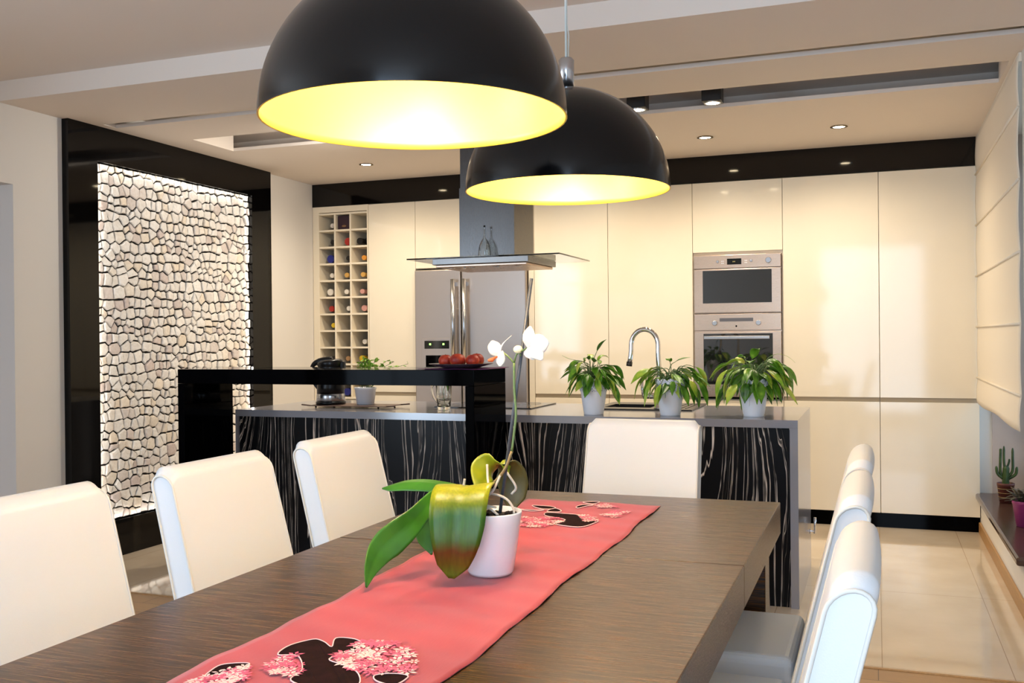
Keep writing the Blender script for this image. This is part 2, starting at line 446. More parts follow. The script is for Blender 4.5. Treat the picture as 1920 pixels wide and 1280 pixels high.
# right wall with the low window bay
w = MB(); w.box(XR, XR+.35, 4.78, 6.80, 0, .21); w.box(XR, XR+.35, 4.72, 4.80, 0, 2.6); w.box(XR, 1.05, 6.80, 6.86, 0, 2.6); w.box(XR, XN+.1, 4.64, 4.72, 0, 2.6)
w.box(XR+.30, XR+.42, 4.72, 6.86, 0, .35); w.box(XR+.30, XR+.42, 4.72, 6.86, 2.3, 2.6)
w.box(XN, XN+.1, YR, 4.72, 0, 2.6)
struct('wall_right', w, m_wall, 'cream right wall with a low window bay behind the blind', 'wall')
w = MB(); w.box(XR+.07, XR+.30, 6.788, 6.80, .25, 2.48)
struct('trim_5', w, m_revealShade, 'window reveal beside the cactus pot, shade of the blind in its colour', 'reveal')
w = MB(); 
for a, b, zz0, zz1 in ((4.80,6.79,.35,.41),(4.80,6.79,2.24,2.30),(4.80,4.86,.41,2.24),(6.73,6.79,.41,2.24),(5.75,5.81,.41,2.24)): w.box(XR+.31, XR+.36, a, b, zz0, zz1)
wf = struct('window_1', w, m_frame, 'brown framed window behind the roman blind', 'window')
g = B(XR+.33, XR+.338, 4.86, 5.75, .41, 2.24).build('pane', m_pane, wf); B(XR+.33, XR+.338, 5.81, 6.73, .41, 2.24).build('pane', m_pane, wf)
w = MB(); w.box(XR-.014, XR, 4.64, 6.75, 0, .07)
struct('baseboard_right', w, m_oak, 'oak baseboard along the foot of the right wall', 'baseboard', .003)
w = MB(); w.box(XL, XL+.014, YR, 1.6, 0, .07); w.box(XL, XL+.014, 3.9, 4.19, 0, .07)
struct('baseboard_left', w, m_oak, 'oak baseboard along the foot of the left wall', 'baseboard', .003)
# rear wall with the big daylight window behind the viewer
WZ0, WZ1 = .12, 2.54
WINS = ((-.78, .68),)
w = MB(); w.box(XL, -.78, YR-.15, YR, 0, 2.6); w.box(.68, XN, YR-.15, YR, 0, 2.6)
for a, b in WINS: w.box(a, b, YR-.15, YR, 0, WZ0); w.box(a, b, YR-.15, YR, WZ1, 2.6)
struct('wall_rear', w, m_wall, 'rear wall with a wide window, behind the viewer', 'wall')
for k, (a, b) in enumerate(WINS):
    w = MB(); w.box(a, a+.06, YR-.10, YR-.05, WZ0, WZ1); w.box(b-.06, b, YR-.10, YR-.05, WZ0, WZ1); w.box(a+.06, b-.06, YR-.10, YR-.05, WZ0, WZ0+.06); w.box(a+.06, b-.06, YR-.10, YR-.05, WZ1-.06, WZ1)
    w.box((a+b)/2-.03, (a+b)/2+.03, YR-.10, YR-.05, WZ0+.06, WZ1-.06)
    struct('window_%d' % (k+2), w, m_frame, 'wide rear window, behind the viewer', 'window')

w = MB()
for y in (-.95, .10, 1.14): w.box(XL-.10, XL-.05, y, y+.06, .3, 2.4)
for z in (.3, 2.34): w.box(XL-.10, XL-.05, -.89, 1.14, z, z+.06)
struct('window_3', w, m_frame, 'added unseen window in the left wall, for fill daylight', 'window')  # window added out of view to bring fill light to the left side
sill = tag(B(XR-.03, XR+.30, 4.86, 6.79, .212, .25).build('window_sill', m_sill, bevel=.012, seg=3), 'dark brown polished stone sill under the low window', 'window sill')

# ------------------------------------------------------------------ feature panel on the left wall
t = thing('feature_wall_panel', 'tall black gloss wall panel framing white split stone', 'wall panel', (XL, 4.195, 0))
PT = .045
fr = MB(); fr.box(0, PT, 0, .217, 0, 2.48); fr.box(0, PT, 1.687, 1.92, 0, 2.48); fr.box(0, PT, .217, 1.687, 2.28, 2.48); fr.box(0, PT, .217, 1.687, 0, .212)
fr.build('gloss_frame', m_blackgl, t)
B(.0005, .004, .217, 1.687, .212, 2.28).build('stone_backing', m_paper, t)
def clip(poly, px, py, nx, ny):
    out = []; N = len(poly)
    for i in range(N):
        a, b = poly[i], poly[(i+1) % N]
        da = (a[0]-px)*nx+(a[1]-py)*ny; db = (b[0]-px)*nx+(b[1]-py)*ny
        if da <= 0: out.append(a)
        if da*db < 0:
            u = da/(da-db); out.append((a[0]+(b[0]-a[0])*u, a[1]+(b[1]-a[1])*u))
    return out
LED = 0.28
def stone_mesh():
    r = random.Random(11); y0, y1, z0, z1 = .219, 1.685, .214, 2.278
    pts = []; z = z0; row = 0
    while z < z1+.02:
        h = r.uniform(.044, .068); y = y0 - r.uniform(0, .05)
        while y < y1+.05:
            wd = r.choice((.03,.035,.045,.05,.055,.065,.08,.095))
            pts.append((y+wd/2, z+h/2+r.uniform(-.014,.014)+.012*math.sin(y*7+row), wd)); y += wd
        z += h; row += 1
    cell = {}; G = .1
    for i, p in enumerate(pts): cell.setdefault((int(p[0]/G), int(p[1]/G)), []).append(i)
    mb = MB(); tones = []
    for i, p in enumerate(pts):
        poly = [(p[0]-.12,p[1]-.12),(p[0]+.12,p[1]-.12),(p[0]+.12,p[1]+.12),(p[0]-.12,p[1]+.12)]
        for a in range(-2, 3):
            for b in range(-2, 3):
                for j in cell.get((int(p[0]/G)+a, int(p[1]/G)+b), ()):
                    if j == i: continue
                    q = pts[j]; dx, dy = q[0]-p[0], q[1]-p[1]
                    # anisotropic metric keeps stones squarish in rows
                    L = math.hypot(dx, dy*1.0)
                    if L > .2: continue
                    u = .5 + .12*(p[2]-q[2])/max(L, .01)
                    poly = clip(poly, p[0]+dx*u, p[1]+dy*u, dx/L, dy/L)
                    if len(poly) < 3: break
        poly = clip(poly, y0, 0, -1, 0); poly = clip(poly, y1, 0, 1, 0) if poly else poly
        poly = clip(poly, 0, z0, 0, -1) if poly else poly; poly = clip(poly, 0, z1, 0, 1) if poly else poly
        if len(poly) < 3: continue
        # subdivide the outline and roughen it
        cx = sum(q[0] for q in poly)/len(poly); cy = sum(q[1] for q in poly)/len(poly)
        o = []
        for k in range(len(poly)):
            a, b = poly[k], poly[(k+1) % len(poly)]
            d = math.hypot(b[0]-a[0], b[1]-a[1])
            if d < .004: continue
            ns = max(1, int(d/.018))
            for s in range(ns): o.append((a[0]+(b[0]-a[0])*s/ns, a[1]+(b[1]-a[1])*s/ns))
        if len(o) < 3: continue
        size = max(math.hypot(q[0]-cx, q[1]-cy) for q in o)
        if size < .010: continue
        gap = r.uniform(.0016, .0036)
        base = []
        for q in o:
            d = math.hypot(q[0]-cx, q[1]-cy) or 1e-6
            s = max(.3, 1-(gap+r.uniform(0, .004))/d)
            # a little more shadow gap under each stone
            yy = cy+(q[1]-cy)*s
            if q[1] < cy: yy += .0022
            base.append((cx+(q[0]-cx)*s, yy))
        hh = r.uniform(.012, .024); N = len(base); vs = []
        tx, ty = r.uniform(-.10, .10), r.uniform(-.12, .12)
        for (sc, hx) in ((1, .001), (1, hh*.72), (.86, hh*.95), (.5, hh)):
            for q in base:
                yy = cx+(q[0]-cx)*sc; zz = cy+(q[1]-cy)*sc
                vs.append((hx + (tx*(yy-cx)+ty*(zz-cy) if hx > .002 else 0) + r.uniform(-.0008,.0008), yy, zz))
        fs = []
        for l in range(3):
            for k in range(N):
                k2 = (k+1) % N; fs.append((l*N+k, l*N+k2, (l+1)*N+k2, (l+1)*N+k))
        fs.append(tuple(3*N+k for k in range(N)))
        n0 = len(mb.v); mb.add(vs, fs, 0, False); tones.append((n0, len(mb.v), r.random()))
    return mb, tones
smb, tones = stone_mesh()
for (yy, zz, ln, rx, ry) in ((.952, 2.277, 1.46, 0, 0), (.952, .215, 1.46, PI, 0), (.2195, 1.246, 2.05, PI/2, 1), (1.6845, 1.246, 2.05, -PI/2, 1)):
    ll = bpy.data.lights.new('led_strip', 'AREA'); ll.shape = 'RECTANGLE'; ll.size = .014; ll.size_y = ln; ll.energy = LED*ln; ll.color = (1, .93, .84)
    lo = bpy.data.objects.new('led_strip', ll); C.objects.link(lo); lo.parent = t; lo.location = (.036, yy, zz)
    if ry: lo.rotation_euler = (rx, 0, 0)
    else: lo.rotation_euler = (0, rx, 0)
so = smb.build('stone_cladding', m_stone, t)
at = so.data.attributes.new('tone', 'FLOAT', 'POINT'); vals = [0.0]*len(smb.v)
for a, b, q in tones:
    for i in range(a, b): vals[i] = q
at.data.foreach_set('value', vals)

# ------------------------------------------------------------------ kitchen wall units
YD = 6.75
trim = struct('trim_6', B(XL, .606, YD, YB-.03, 2.302, 2.48), m_blackbulk, 'black gloss band between the tall cabinets and the ceiling', 'bulkhead')
pl = tag(B(XL, .606, 6.785, 6.80, 0, .097).build('plinth', m_black), 'black gloss plinth running along under the tall cabinets', 'plinth')
G2 = .0015
def unit(name, label, cat, x0, x1, doors, group=None):
    t = thing(name, label, cat, (x0, YD, 0), 0, group); w = x1-x0
    c = MB(); c.box(.001, w-.001, .024, .55, .098, 2.30)
    c.build('carcass', m_creamM, t)
    for nm, z0, z1 in doors: B(G2, w-G2, 0, .021, z0, z1).build(nm, m_cream, t, bevel=.0015)
    gv = B(.002, w-.002, .014, .023, .816, .842).build('handle_groove', m_groove, t)
    return t
LOW, UP = ('lower_door', .099, .815), ('upper_door', .843, 2.298)
gk = 'tall cream gloss kitchen cabinets'
unit('tall_cabinet', 'narrow tall cream gloss cabinet between the wine rack and the fridge', 'kitchen cabinet', -3.69, -3.287, [LOW, UP], gk)
unit('tall_cabinet', 'tall cream gloss cabinet standing right of the fridge, behind the hood', 'kitchen cabinet', -2.33, -1.776, [LOW, UP], gk)
unit('tall_cabinet', 'tall cream gloss cabinet directly left of the two ovens', 'kitchen cabinet', -1.776, -1.176, [LOW, UP], gk)
unit('tall_cabinet', 'tall cream gloss cabinet directly right of the two ovens', 'kitchen cabinet', -.577, .023, [LOW, UP], gk)
unit('tall_cabinet', 'tall cream gloss cabinet in the corner by the blind', 'kitchen cabinet', .023, .606, [LOW, UP], gk)
flr = tag(B(-2.374, -2.332, YD+.002, 7.29, .098, 2.30).build('filler_panel', m_creamM), 'narrow cream upright strip between the fridge and the next cabinet', 'panel')
# cabinet over the fridge
t = thing('wall_cabinet', 'short cream cabinet above the steel fridge', 'kitchen cabinet', (-3.287, YD, 0))
B(.001, .911, .024, .55, 1.785, 2.30).build('carcass', m_creamM, t)
B(G2, .912-G2, 0, .021, 1.786, 2.298).build('door', m_cream, t, bevel=.0015)
# oven housing
t = thing('oven_cabinet', 'tall cream cabinet that houses the microwave and the oven', 'kitchen cabinet', (-1.176, YD, 0))
c = MB()
for x0, x1, z0, z1 in ((.001,.008,.098,2.30),(.591,.598,.098,2.30)): c.box(x0, x1, .024, .55, z0, z1)
for z0, z1 in ((.098,.82),(1.8,2.30)): c.box(.008, .591, .024, .55, z0, z1)
c.box(.008, .591, .53, .55, .82, 1.8)
c.build('carcass', m_creamM, t)
B(G2, .599-G2, 0, .021, 1.822, 2.298).build('upper_door', m_cream, t, bevel=.0015)
B(G2, .599-G2, 0, .021, .099, .812).build('lower_door', m_cream, t, bevel=.0015)
def knob(parent, x, z, r=.013, m=None, y=0):
    return MB().lathe([(r*.9, y+.002), (r, y-.006), (r, y-.018), (r*.85, y-.021)], 24, (x, 0, z), axis='y').build('knob', m or m_satin, parent)
# microwave
t = thing('microwave_oven', 'built in steel microwave, upper of the two ovens', 'microwave', (-1.166, YD-.002, 1.405))
B(0, .578, .02, .45, 0, .388).build('body', m_steel, t)
B(0, .578, -.012, .019, .304, .394).build('control_panel', m_steel, t, bevel=.002)
d = B(0, .578, -.012, .019, .003, .299).build('door', m_steel, t, bevel=.002)
B(.06, .518, -.0145, -.0125, .068, .290).build('door_glass', m_ovglass, d)
dp = B(.225, .32, -.0145, -.0125, .328, .368).build('display', m_display, t)
B(.264, .268, -.0152, -.0147, .344, .351).build('digit', m_dim, dp); B(.274, .278, -.0152, -.0147, .344, .351).build('digit', m_dim, dp)
for x in (.162, .385): MB().lathe([(.010, -.011), (.010, -.017), (.008, -.019)], 20, (x, 0, .35), axis='y').build('button', m_satin, t)
for x in (.19, .20, .345, .355): 
    for z in (.338, .352): B(x-.003, x+.003, -.014, -.012, z-.003, z+.003).build('key', m_white, t)
kb = MB().lathe([(.020, -.011), (.020, -.024), (.017, -.028)], 28, (.498, 0, .35), axis='y').build('knob', m_satin, t)
# oven
t = thing('built_in_oven', 'built in steel oven below the microwave', 'oven', (-1.166, YD-.002, .826))
B(0, .578, .02, .5, 0, .575).build('body', m_steel, t)
B(0, .578, -.012, .019, .462, .574).build('control_panel', m_steel, t, bevel=.002)
d = B(0, .578, -.012, .019, .012, .452).build('door', m_steel, t, bevel=.002)
B(.062, .522, -.0145, -.0125, .095, .440).build('door_glass', m_ovglass, d)
h = MB(); h.box(.07, .505, -.052, -.040, .402, .424); h.box(.085, .10, -.04, -.0145, .406, .420); h.box(.475, .49, -.04, -.0145, .406, .420)
h.build('handle', m_satin, d, bevel=.003)
B(.172, .395, -.0145, -.0125, .522, .545).build('display', M('oven display', (96,96,104), .2), t)
for x in (.14, .43): MB().lathe([(.018, -.011), (.018, -.026), (.015, -.029)], 28, (x, 0, .512), axis='y').build('knob', m_satin, t)
MB().lathe([(.006, -.011), (.006, -.014)], 16, (.283, 0, .49), axis='y').build('lock_light', m_black, t)
B(.002, .576, -.011, .02, 0, .009).build('vent_slot', m_black, t)
# fridge
t = thing('fridge', 'double door stainless steel fridge with water dispenser', 'fridge', (-3.283, YD, .02))
B(.004, .902, .03, .55, .08, 1.755).build('body', M('fridge side', (120,112,104), .4, metal=.6), t)
l = B(.004, .382, -.035, .028, .085, 1.75).build('freezer_door', m_steelF, t, bevel=.008, seg=3)
r = B(.388, .902, -.035, .028, .085, 1.75).build('fridge_door', m_steelF, t, bevel=.012, seg=4)
for par, x in ((l, .34), (r, .43)):
    h = MB(); h.tube([(x,-.085,.98),(x,-.085,1.672)], .016, 14); h.box(x-.01, x+.01, -.085, -.034, 1.0, 1.03); h.box(x-.01, x+.01, -.085, -.034, 1.62, 1.65)
    h.build('handle', m_satin, par)
dsp = B(.058, .312, -.039, -.034, .92, 1.235).build('dispenser', m_steelF, l, bevel=.002)
B(.085, .288, -.0412, -.0392, 1.155, 1.215).build('dispenser_display', m_display, t)
for x in (.125, .235): B(x, x+.014, -.0420, -.0414, 1.182, 1.196).build('digit', m_digit, t)
B(.095, .275, -.0412, -.0392, .945, 1.105).build('dispenser_recess', m_black, t)
# wine rack
RX = [-4.129, -3.9905, -3.852, -3.7135]; RZ0, PITCH = .792, .1318
t = thing('wine_rack', 'tall cream wine rack cabinet with three columns of square cells', 'wine rack', (XL+.004, YD, 0))
ox = XL+.004
bd = MB(); bd.box(0, .055, 0, .55, .098, 2.30); bd.box(.4835, .495, 0, .55, .098, 2.30); bd.box(.055, .4835, 0, .55, RZ0+PITCH*11+.012, 2.30); bd.box(.055, .4835, .38, .55, .098, RZ0+PITCH*11+.012)
bd.box(.055, .4835, .024, .38, .098, RZ0-.012)
bd.build('carcass', m_creamM, t)
B(.002, .493, -.021, -.001, .099, .765).build('lower_door', m_cream, t, bevel=.0015)
sh = .007
for k in range(12):
    B(.0555, .4832, .004, .38, RZ0+PITCH*k-sh, RZ0+PITCH*k+sh).build('shelf', m_creamM, t)
for k in range(11):
    for x in RX[1:3]: B(x-ox-sh, x-ox+sh, .005, .379, RZ0+PITCH*k+sh, RZ0+PITCH*(k+1)-sh).build('divider', m_creamM, t)
def bottle_mat(n, c): return M(n, c, .12, coat=.3)
bm_d = bottle_mat('dark green bottle glass', (14,18,12)); bm_b = bottle_mat('brown bottle glass', (34,18,12)); bm_u = bottle_mat('blue bottle glass', (18,30,110))
capcol = {'white': (226,218,206), 'gold': (206,160,84), 'red': (170,44,36), 'yellow': (224,190,40), 'black': (24,20,20), 'pink': (206,150,140), 'orange': (224,150,56), 'blue': (30,40,130), 'cork': (176,134,92)}
capm = {k: M(k+' capsule', v, .35) for k, v in capcol.items()}
ORD = ['top','second','third','fourth','fifth','sixth','seventh','eighth','ninth','tenth','lowest']
COL = ['left','middle','right']
def bottle(row, col, cap, glass=0, dx=0, cr_=.019):
    k = 10-row; xc = (RX[col]+RX[col+1])/2 + dx; zf = RZ0+PITCH*k+sh
    R0 = .0385
    nm = ['dark','brown','blue'][glass]
    t = thing('wine_bottle', f'{nm} wine bottle with {cap} cap, {ORD[row]} rack row, {COL[col]} column', 'wine bottle', (xc, YD+.30, zf+R0), 0, 'wine bottles lying in the rack')
    prof = [(.012,.06),(R0,.062),(R0,-.10),(R0*.9,-.125),(.0165,-.165),(.0155,-.17)]
    MB().lathe(prof, 22, (0,0,0), axis='y').build('glass_body', [bm_d,bm_b,bm_u][glass], t)
    MB().lathe([(.0162,-.165),(cr_*.92,-.19),(cr_,-.24),(cr_*.98,-.247)], 20, (0,0,0), axis='y').build('capsule', capm[cap], t)
for a in [(0,0,'white',0,.02),(1,0,'black',0,.02),(1,1,'red',1,.02,.030),(1,2,'black',0,-.014,.026),(2,0,'blue',2,.0,.032),(2,1,'black',0,.021),(2,2,'orange',0,.022),
          (3,0,'white',1,.012),(3,1,'gold',0,.006),(3,2,'gold',0,.012),(4,0,'white',0,-.006,.027),(4,1,'white',1,.002),(4,2,'pink',0,.004),
          (5,0,'red',0,.004,.023),(5,1,'white',0,.021),(5,2,'pink',0,.02,.024),(6,0,'yellow',0,.02),(7,2,'white',0,.021),(8,0,'black',0,.022),(8,1,'cork',1,.01),(8,2,'yellow',0,-.004,.024),(10,1,'blue',2,.0,.03)]:
    bottle(*a)
k = 10; zf = RZ0+PITCH*k+sh; xc = (RX[1]+RX[2])/2
t = thing('gift_box', 'dark purple box filling the top middle rack cell', 'box', (xc, YD+.03, zf+.0006))
B(-.055, .055, 0, .30, 0, .108).build('box', M('dark plum card', (48,26,40), .5), t, bevel=.002)
MB().lathe([(.016,-.0005),(.016,-.0015)], 20, (0,0,.055), axis='y').build('seal', M('dull gold', (140,104,70), .4), t, loc=None).scale = (1.2,1,.5)

# ------------------------------------------------------------------ island
IX0, IX1, IY0, IY1, IT = -3.392, -.336, 4.635, 5.515, .862
SX0, SX1, SY0, SY1 = -1.41, -1.12, 5.23, 5.55   # sink bowl
t = thing('island_worktop', 'grey laminate island worktop with waterfall ends', 'worktop', ((IX0+IX1)/2, (IY0+IY1)/2, 0))
ox, oy = (IX0+IX1)/2, (IY0+IY1)/2
hx0, hx1, hy0, hy1 = -1.40-ox, -1.13-ox, 5.18-oy, 5.44-oy
s = MB()
X0, X1, Y0, Y1 = IX0-ox, IX1-ox, IY0-oy, IY1-oy
vs = []
for z in (IT-.037, IT):
    vs += [(X0,Y0,z),(X1,Y0,z),(X1,Y1,z),(X0,Y1,z),(hx0,hy0,z),(hx1,hy0,z),(hx1,hy1,z),(hx0,hy1,z)]
fs = []
for k in range(4):
    k2 = (k+1) % 4
    fs += [(8+k, 8+k2, 12+k2, 12+k), (k2, k, 4+k, 4+k2), (k, k2, 8+k2, 8+k), (4+k2, 4+k, 12+k, 12+k2)]
s.add(vs, fs); s.build('slab', m_grey, t)
for x0, x1 in ((IX1-.036, IX1), (IX0, IX0+.012)):
    B(x0-ox, x1-ox, IY0-oy, IY1-oy, 0, IT-.0372).build('end_panel', m_grey, t)
t = thing('kitchen_island', 'kitchen island body faced in black striped wood veneer', 'kitchen island', (ox, IY0+.02, 0))
B(IX0+.0125-ox, IX1-.0365-ox, 0, .02, .0, IT-.038).build('front_panel', m_zeb, t)
B(IX0+.0125-ox, IX1-.0365-ox, IY1-IY0-.05, IY1-IY0-.03, .06, IT-.038).build('rear_doors', m_zeb, t)
B(IX0+.0125-ox, IX1-.0365-ox, .03, IY1-IY0-.06, .0, .06).build('base', m_black, t)
hk = thing('hook', 'small chrome fitting on the end of the island', 'hook', (IX1, 5.44, .205))
MB().lathe([(.014,0),(.014,.004),(.007,.006),(.007,.022)], 16, (0,0,0), axis='x').build('plate', m_chrome, hk)
MB().tube([(.024,0,-.01),(.026,0,.04),(.026,0,.075)], .007, 10).build('lever', m_chrome, hk)
# hob
t = thing('hob', 'black glass hob set in the island worktop', 'hob', (-2.05, 5.25, IT))
B(-.29, .29, -.225, .225, .0005, .006).build('glass_plate', m_hob, t, bevel=.002)
for x, y, rr in ((-.15,-.1,.08),(.15,-.1,.09),(-.15,.11,.09),(.15,.11,.08)):
    MB().tube([(x+rr*math.cos(2*PI*k/40), y+rr*math.sin(2*PI*k/40), .0062) for k in range(40)], .0008, 4, closed=True).build('heat_ring', m_grey, t)
# sink
t = thing('sink', 'black composite sink with drainer set in the worktop', 'sink', (-1.17, 5.33, IT))
sx0, sx1, sy0, sy1 = -.275, .275, -.26, .26
ux0, ux1, uy0, uy1 = -.225, .035, -.145, .105
s = MB(); vs = []
for z in (.0006, .007): vs += [(sx0,sy0,z),(sx1,sy0,z),(sx1,sy1,z),(sx0,sy1,z),(ux0,uy0,z),(ux1,uy0,z),(ux1,uy1,z),(ux0,uy1,z)]
fs = []
for k in range(4):
    k2 = (k+1) % 4
    fs += [(8+k, 8+k2, 12+k2, 12+k), (k2, k, 4+k, 4+k2), (k, k2, 8+k2, 8+k)]
s.add(vs, fs); s.build('rim', m_sinkb, t)
s = MB(); s.box(ux0, ux0+.004, uy0, uy1, -.17, .0068); s.box(ux1-.004, ux1, uy0, uy1, -.17, .0068); s.box(ux0, ux1, uy0, uy0+.004, -.17, .0068); s.box(ux0, ux1, uy1-.004, uy1, -.17, .0068); s.box(ux0, ux1, uy0, uy1, -.174, -.17)
s.build('bowl', m_sinkb, t)
for k in range(6): B(.075+k*.03, .083+k*.03, -.18, .18, .007, .0095).build('drainer_rib', m_sinkb, t, bevel=.001)
# tap
t = thing('tap', 'tall chrome gooseneck tap at the island sink', 'tap', (-1.075, 5.12, IT+.007))
MB().lathe([(.030,0),(.030,.006),(.024,.010),(.022,.115),(.020,.12)], 24).build('base', m_chrome, t)
pts = [(0,0,.10),(0,0,.20),(-.004,0,.28)] + [(-.0765+.0725*math.cos(a), 0, .335+.085*math.sin(a)) for a in [PI*k/12 for k in range(0,13)]]
pts += [(-.150,0,.30),(-.158,0,.245)]
MB().tube(cr(pts, 50), .013, 14).build('spout', m_chrome, t)
MB().tube([(-.158,0,.248),(-.161,0,.225)], .016, 14).build('nozzle', m_steelV, t)
MB().tube([(-.015,0,.068),(-.085,0,.068)], .017, 16).build('valve', m_chrome, t)
MB().tube([(-.083,0,.062),(-.090,0,.10),(-.092,0,.16)], .008, 10).build('lever', m_chrome, t)
# hood
t = thing('cooker_hood', 'steel and glass island cooker hood hanging from the ceiling', 'cooker hood', (-2.04, 5.2625, 0))
bx = MB(); bx.box(-.285, .285, -.275, .215, 1.662, 1.697); bx.build('housing', m_hood, t, bevel=.003)
pn = MB(); pn.box(-.27, .27, -.26, .20, 1.648, 1.6615); pn.build('filter', m_steel, t, bevel=.003)
for x in (-.2, -.07, .07, .2): MB().lathe([(.022,1.6475),(.022,1.6455),(.012,1.644)], 18, (x,-.2,0)).build('lamp_lens', m_satin, t)
for x in (-.10, .10): MB().lathe([(.008,1.6475),(.008,1.640)], 12, (x,-.245,0)).build('button', m_satin, t)
B(-.455, .455, -.255, .345, 1.698, 1.706).build('glass_canopy', m_hoodgl, t, bevel=.0015)
B(-.165, .165, -.163, .163, 1.707, 2.10).build('duct', m_steelV, t)
B(-.160, .160, -.158, .158, 2.1005, 2.48).build('duct_sleeve', m_steelV, t)
for x, y, lb in ((-2.033, 5.05, 'small clear bell shaped glass standing on the cooker hood'),):
    tag(MB().lathe([(.036,0),(.0362,.004),(.034,.03),(.028,.062),(.016,.088),(.006,.10),(.0042,.115),(.0045,.16),(.0062,.166),(.0045,.17),(.004,.15),(.003,.11),(.005,.098),(.014,.086),(.026,.060),(.032,.03),(.034,.004),(.034,.001)], 26, (0,0,0), cap0=False, cap1=False).build('bell_glass', m_clear, loc=(x, y, 1.7062)), lb, 'glass')

# ------------------------------------------------------------------ black breakfast bar
t = thing('breakfast_bar', 'high black lacquer bar table in front of the island', 'bar table', (-2.6, 4.42, 0))
B(-.84, .845, -.21, .205, 1.028, 1.103).build('bar_top', m_black, t, bevel=.002)
B(.80, .845, -.21, .205, 0, 1.0275).build('side_panel', m_black, t, bevel=.002)
B(-.84, -.80, -.21, .205, 0, 1.0275).build('side_panel', m_black, t, bevel=.002)
# ------------------------------------------------------------------ dining table
TX0, TX1, TZ = -1.278, -.272, .75
tcx = (TX0+TX1)/2
t = thing('dining_table', 'dark stained oak extending dining table', 'dining table', (tcx, 1.68, 0))
hw = (TX1-TX0)/2
def leaf_board(nm, y0, y1):
    B(-hw, hw, y0-1.68, y1-1.68, TZ-.094, TZ).build(nm, m_table, t, bevel=.0025)
leaf_board('table_leaf', 2.1695, 3.03); leaf_board('table_top', .95, 2.1675); leaf_board('table_leaf', .33, .948)
for sx in (-1, 1):
    for y in (.40, 2.935):
        cx = sx*(hw-.085)
        B(cx-.055, cx+.055, y-1.68-.055, y-1.68+.055, 0, TZ-.0945).build('leg', m_table, t, bevel=.003)

# table runner
def rz(x, y):
    return TZ + .0028 + .0011*math.sin(23*x+9*y) * math.sin(17*y-5*x) + .0007*math.sin(61*y+20*x)
NX, NY = 28, 150
rows = []
for j in range(NY+1):
    y = .62+(2.852-.62)*j/NY
    q = (y-.62)/(2.852-.62)
    xl = -.965-.045*q**1.5 + .004*math.sin(y*9)+.003*math.sin(y*23+1); xr = -.590-.004*q + .0035*math.sin(y*8+2)+.003*math.sin(y*19)
    rows.append([(xl+(xr-xl)*i/NX, y-.018*(i/NX-.5)*0, rz(xl+(xr-xl)*i/NX, y)) for i in range(NX+1)])
run = tag(MB().grid(rows).build('table_runner', m_cloth, solid=.0012), 'coral red table runner with embroidered flowers along the table', 'table runner')
def zf(off): return lambda x, y: rz(x, y) + off
N_LEAF = [(-0.888, 1.316), (-0.894, 1.362), (-0.877, 1.401), (-0.853, 1.396), (-0.827, 1.377), (-0.842, 1.416), (-0.809, 1.42), (-0.785, 1.399), (-0.782, 1.361), (-0.797, 1.319), (-0.755, 1.298), (-0.721, 1.275), (-0.701, 1.234), (-0.736, 1.199), (-0.799, 1.216), (-0.812, 1.266), (-0.853, 1.319)]
N_LEAF2 = [(-0.933, 1.195), (-0.941, 1.235), (-0.925, 1.253), (-0.902, 1.261), (-0.896, 1.233), (-0.918, 1.209)]
N_LEAF3 = [(-0.694, 1.276), (-0.669, 1.293), (-0.646, 1.289), (-0.648, 1.252), (-0.68, 1.257)]
N_P1 = [(-0.796, 1.329), (-0.796, 1.386), (-0.781, 1.431), (-0.737, 1.425), (-0.688, 1.393), (-0.651, 1.333), (-0.659, 1.297), (-0.696, 1.276), (-0.749, 1.291)]
N_P2 = [(-0.869, 1.259), (-0.883, 1.299), (-0.86, 1.326), (-0.812, 1.261), (-0.815, 1.227), (-0.845, 1.233)]
N_P3 = [(-0.941, 1.168), (-0.928, 1.205), (-0.896, 1.25), (-0.878, 1.239), (-0.868, 1.193), (-0.885, 1.148)]
F_L1 = [(-0.952, 2.719), (-0.928, 2.733), (-0.898, 2.733), (-0.877, 2.71), (-0.88, 2.68), (-0.913, 2.68)]
F_L2 = [(-0.882, 2.647), (-0.873, 2.697), (-0.843, 2.659), (-0.85, 2.642)]
F_L3 = [(-0.875, 2.601), (-0.873, 2.629), (-0.825, 2.624), (-0.779, 2.618), (-0.734, 2.592), (-0.702, 2.539), (-0.723, 2.466), (-0.754, 2.456), (-0.808, 2.481), (-0.793, 2.536), (-0.853, 2.568)]
F_L4 = [(-0.829, 2.83), (-0.78, 2.839), (-0.793, 2.804)]
F_L5 = [(-0.824, 2.744), (-0.812, 2.78), (-0.782, 2.784), (-0.796, 2.76), (-0.812, 2.727)]
F_L6 = [(-0.973, 2.662), (-0.942, 2.66), (-0.897, 2.664), (-0.93, 2.641)]
F_P1 = [(-0.957, 2.523), (-0.924, 2.546), (-0.882, 2.559), (-0.838, 2.56), (-0.789, 2.524), (-0.802, 2.447), (-0.832, 2.414), (-0.881, 2.422), (-0.919, 2.422)]
F_P2 = [(-0.779, 2.631), (-0.737, 2.604), (-0.705, 2.538), (-0.73, 2.53), (-0.76, 2.584)]
F_P3 = [(-0.777, 2.781), (-0.756, 2.817), (-0.703, 2.767), (-0.716, 2.741), (-0.754, 2.744)]
F_P4 = [(-0.721, 2.649), (-0.698, 2.719), (-0.66, 2.703), (-0.657, 2.643), (-0.687, 2.594)]
for p in (N_LEAF, N_LEAF2, N_LEAF3, F_L1, F_L2, F_L3, F_L4, F_L5, F_L6):
    q = smooth_poly(p, 5); ap = tri_fill(MB(), q, zf(.0026)).build('leaf_applique', m_appl, run, solid=.0006)
    MB().tube([(x, y, rz(x, y)+.0028) for x, y in q], .0012, 5, closed=True).build('outline_stitch', m_ivory, ap)
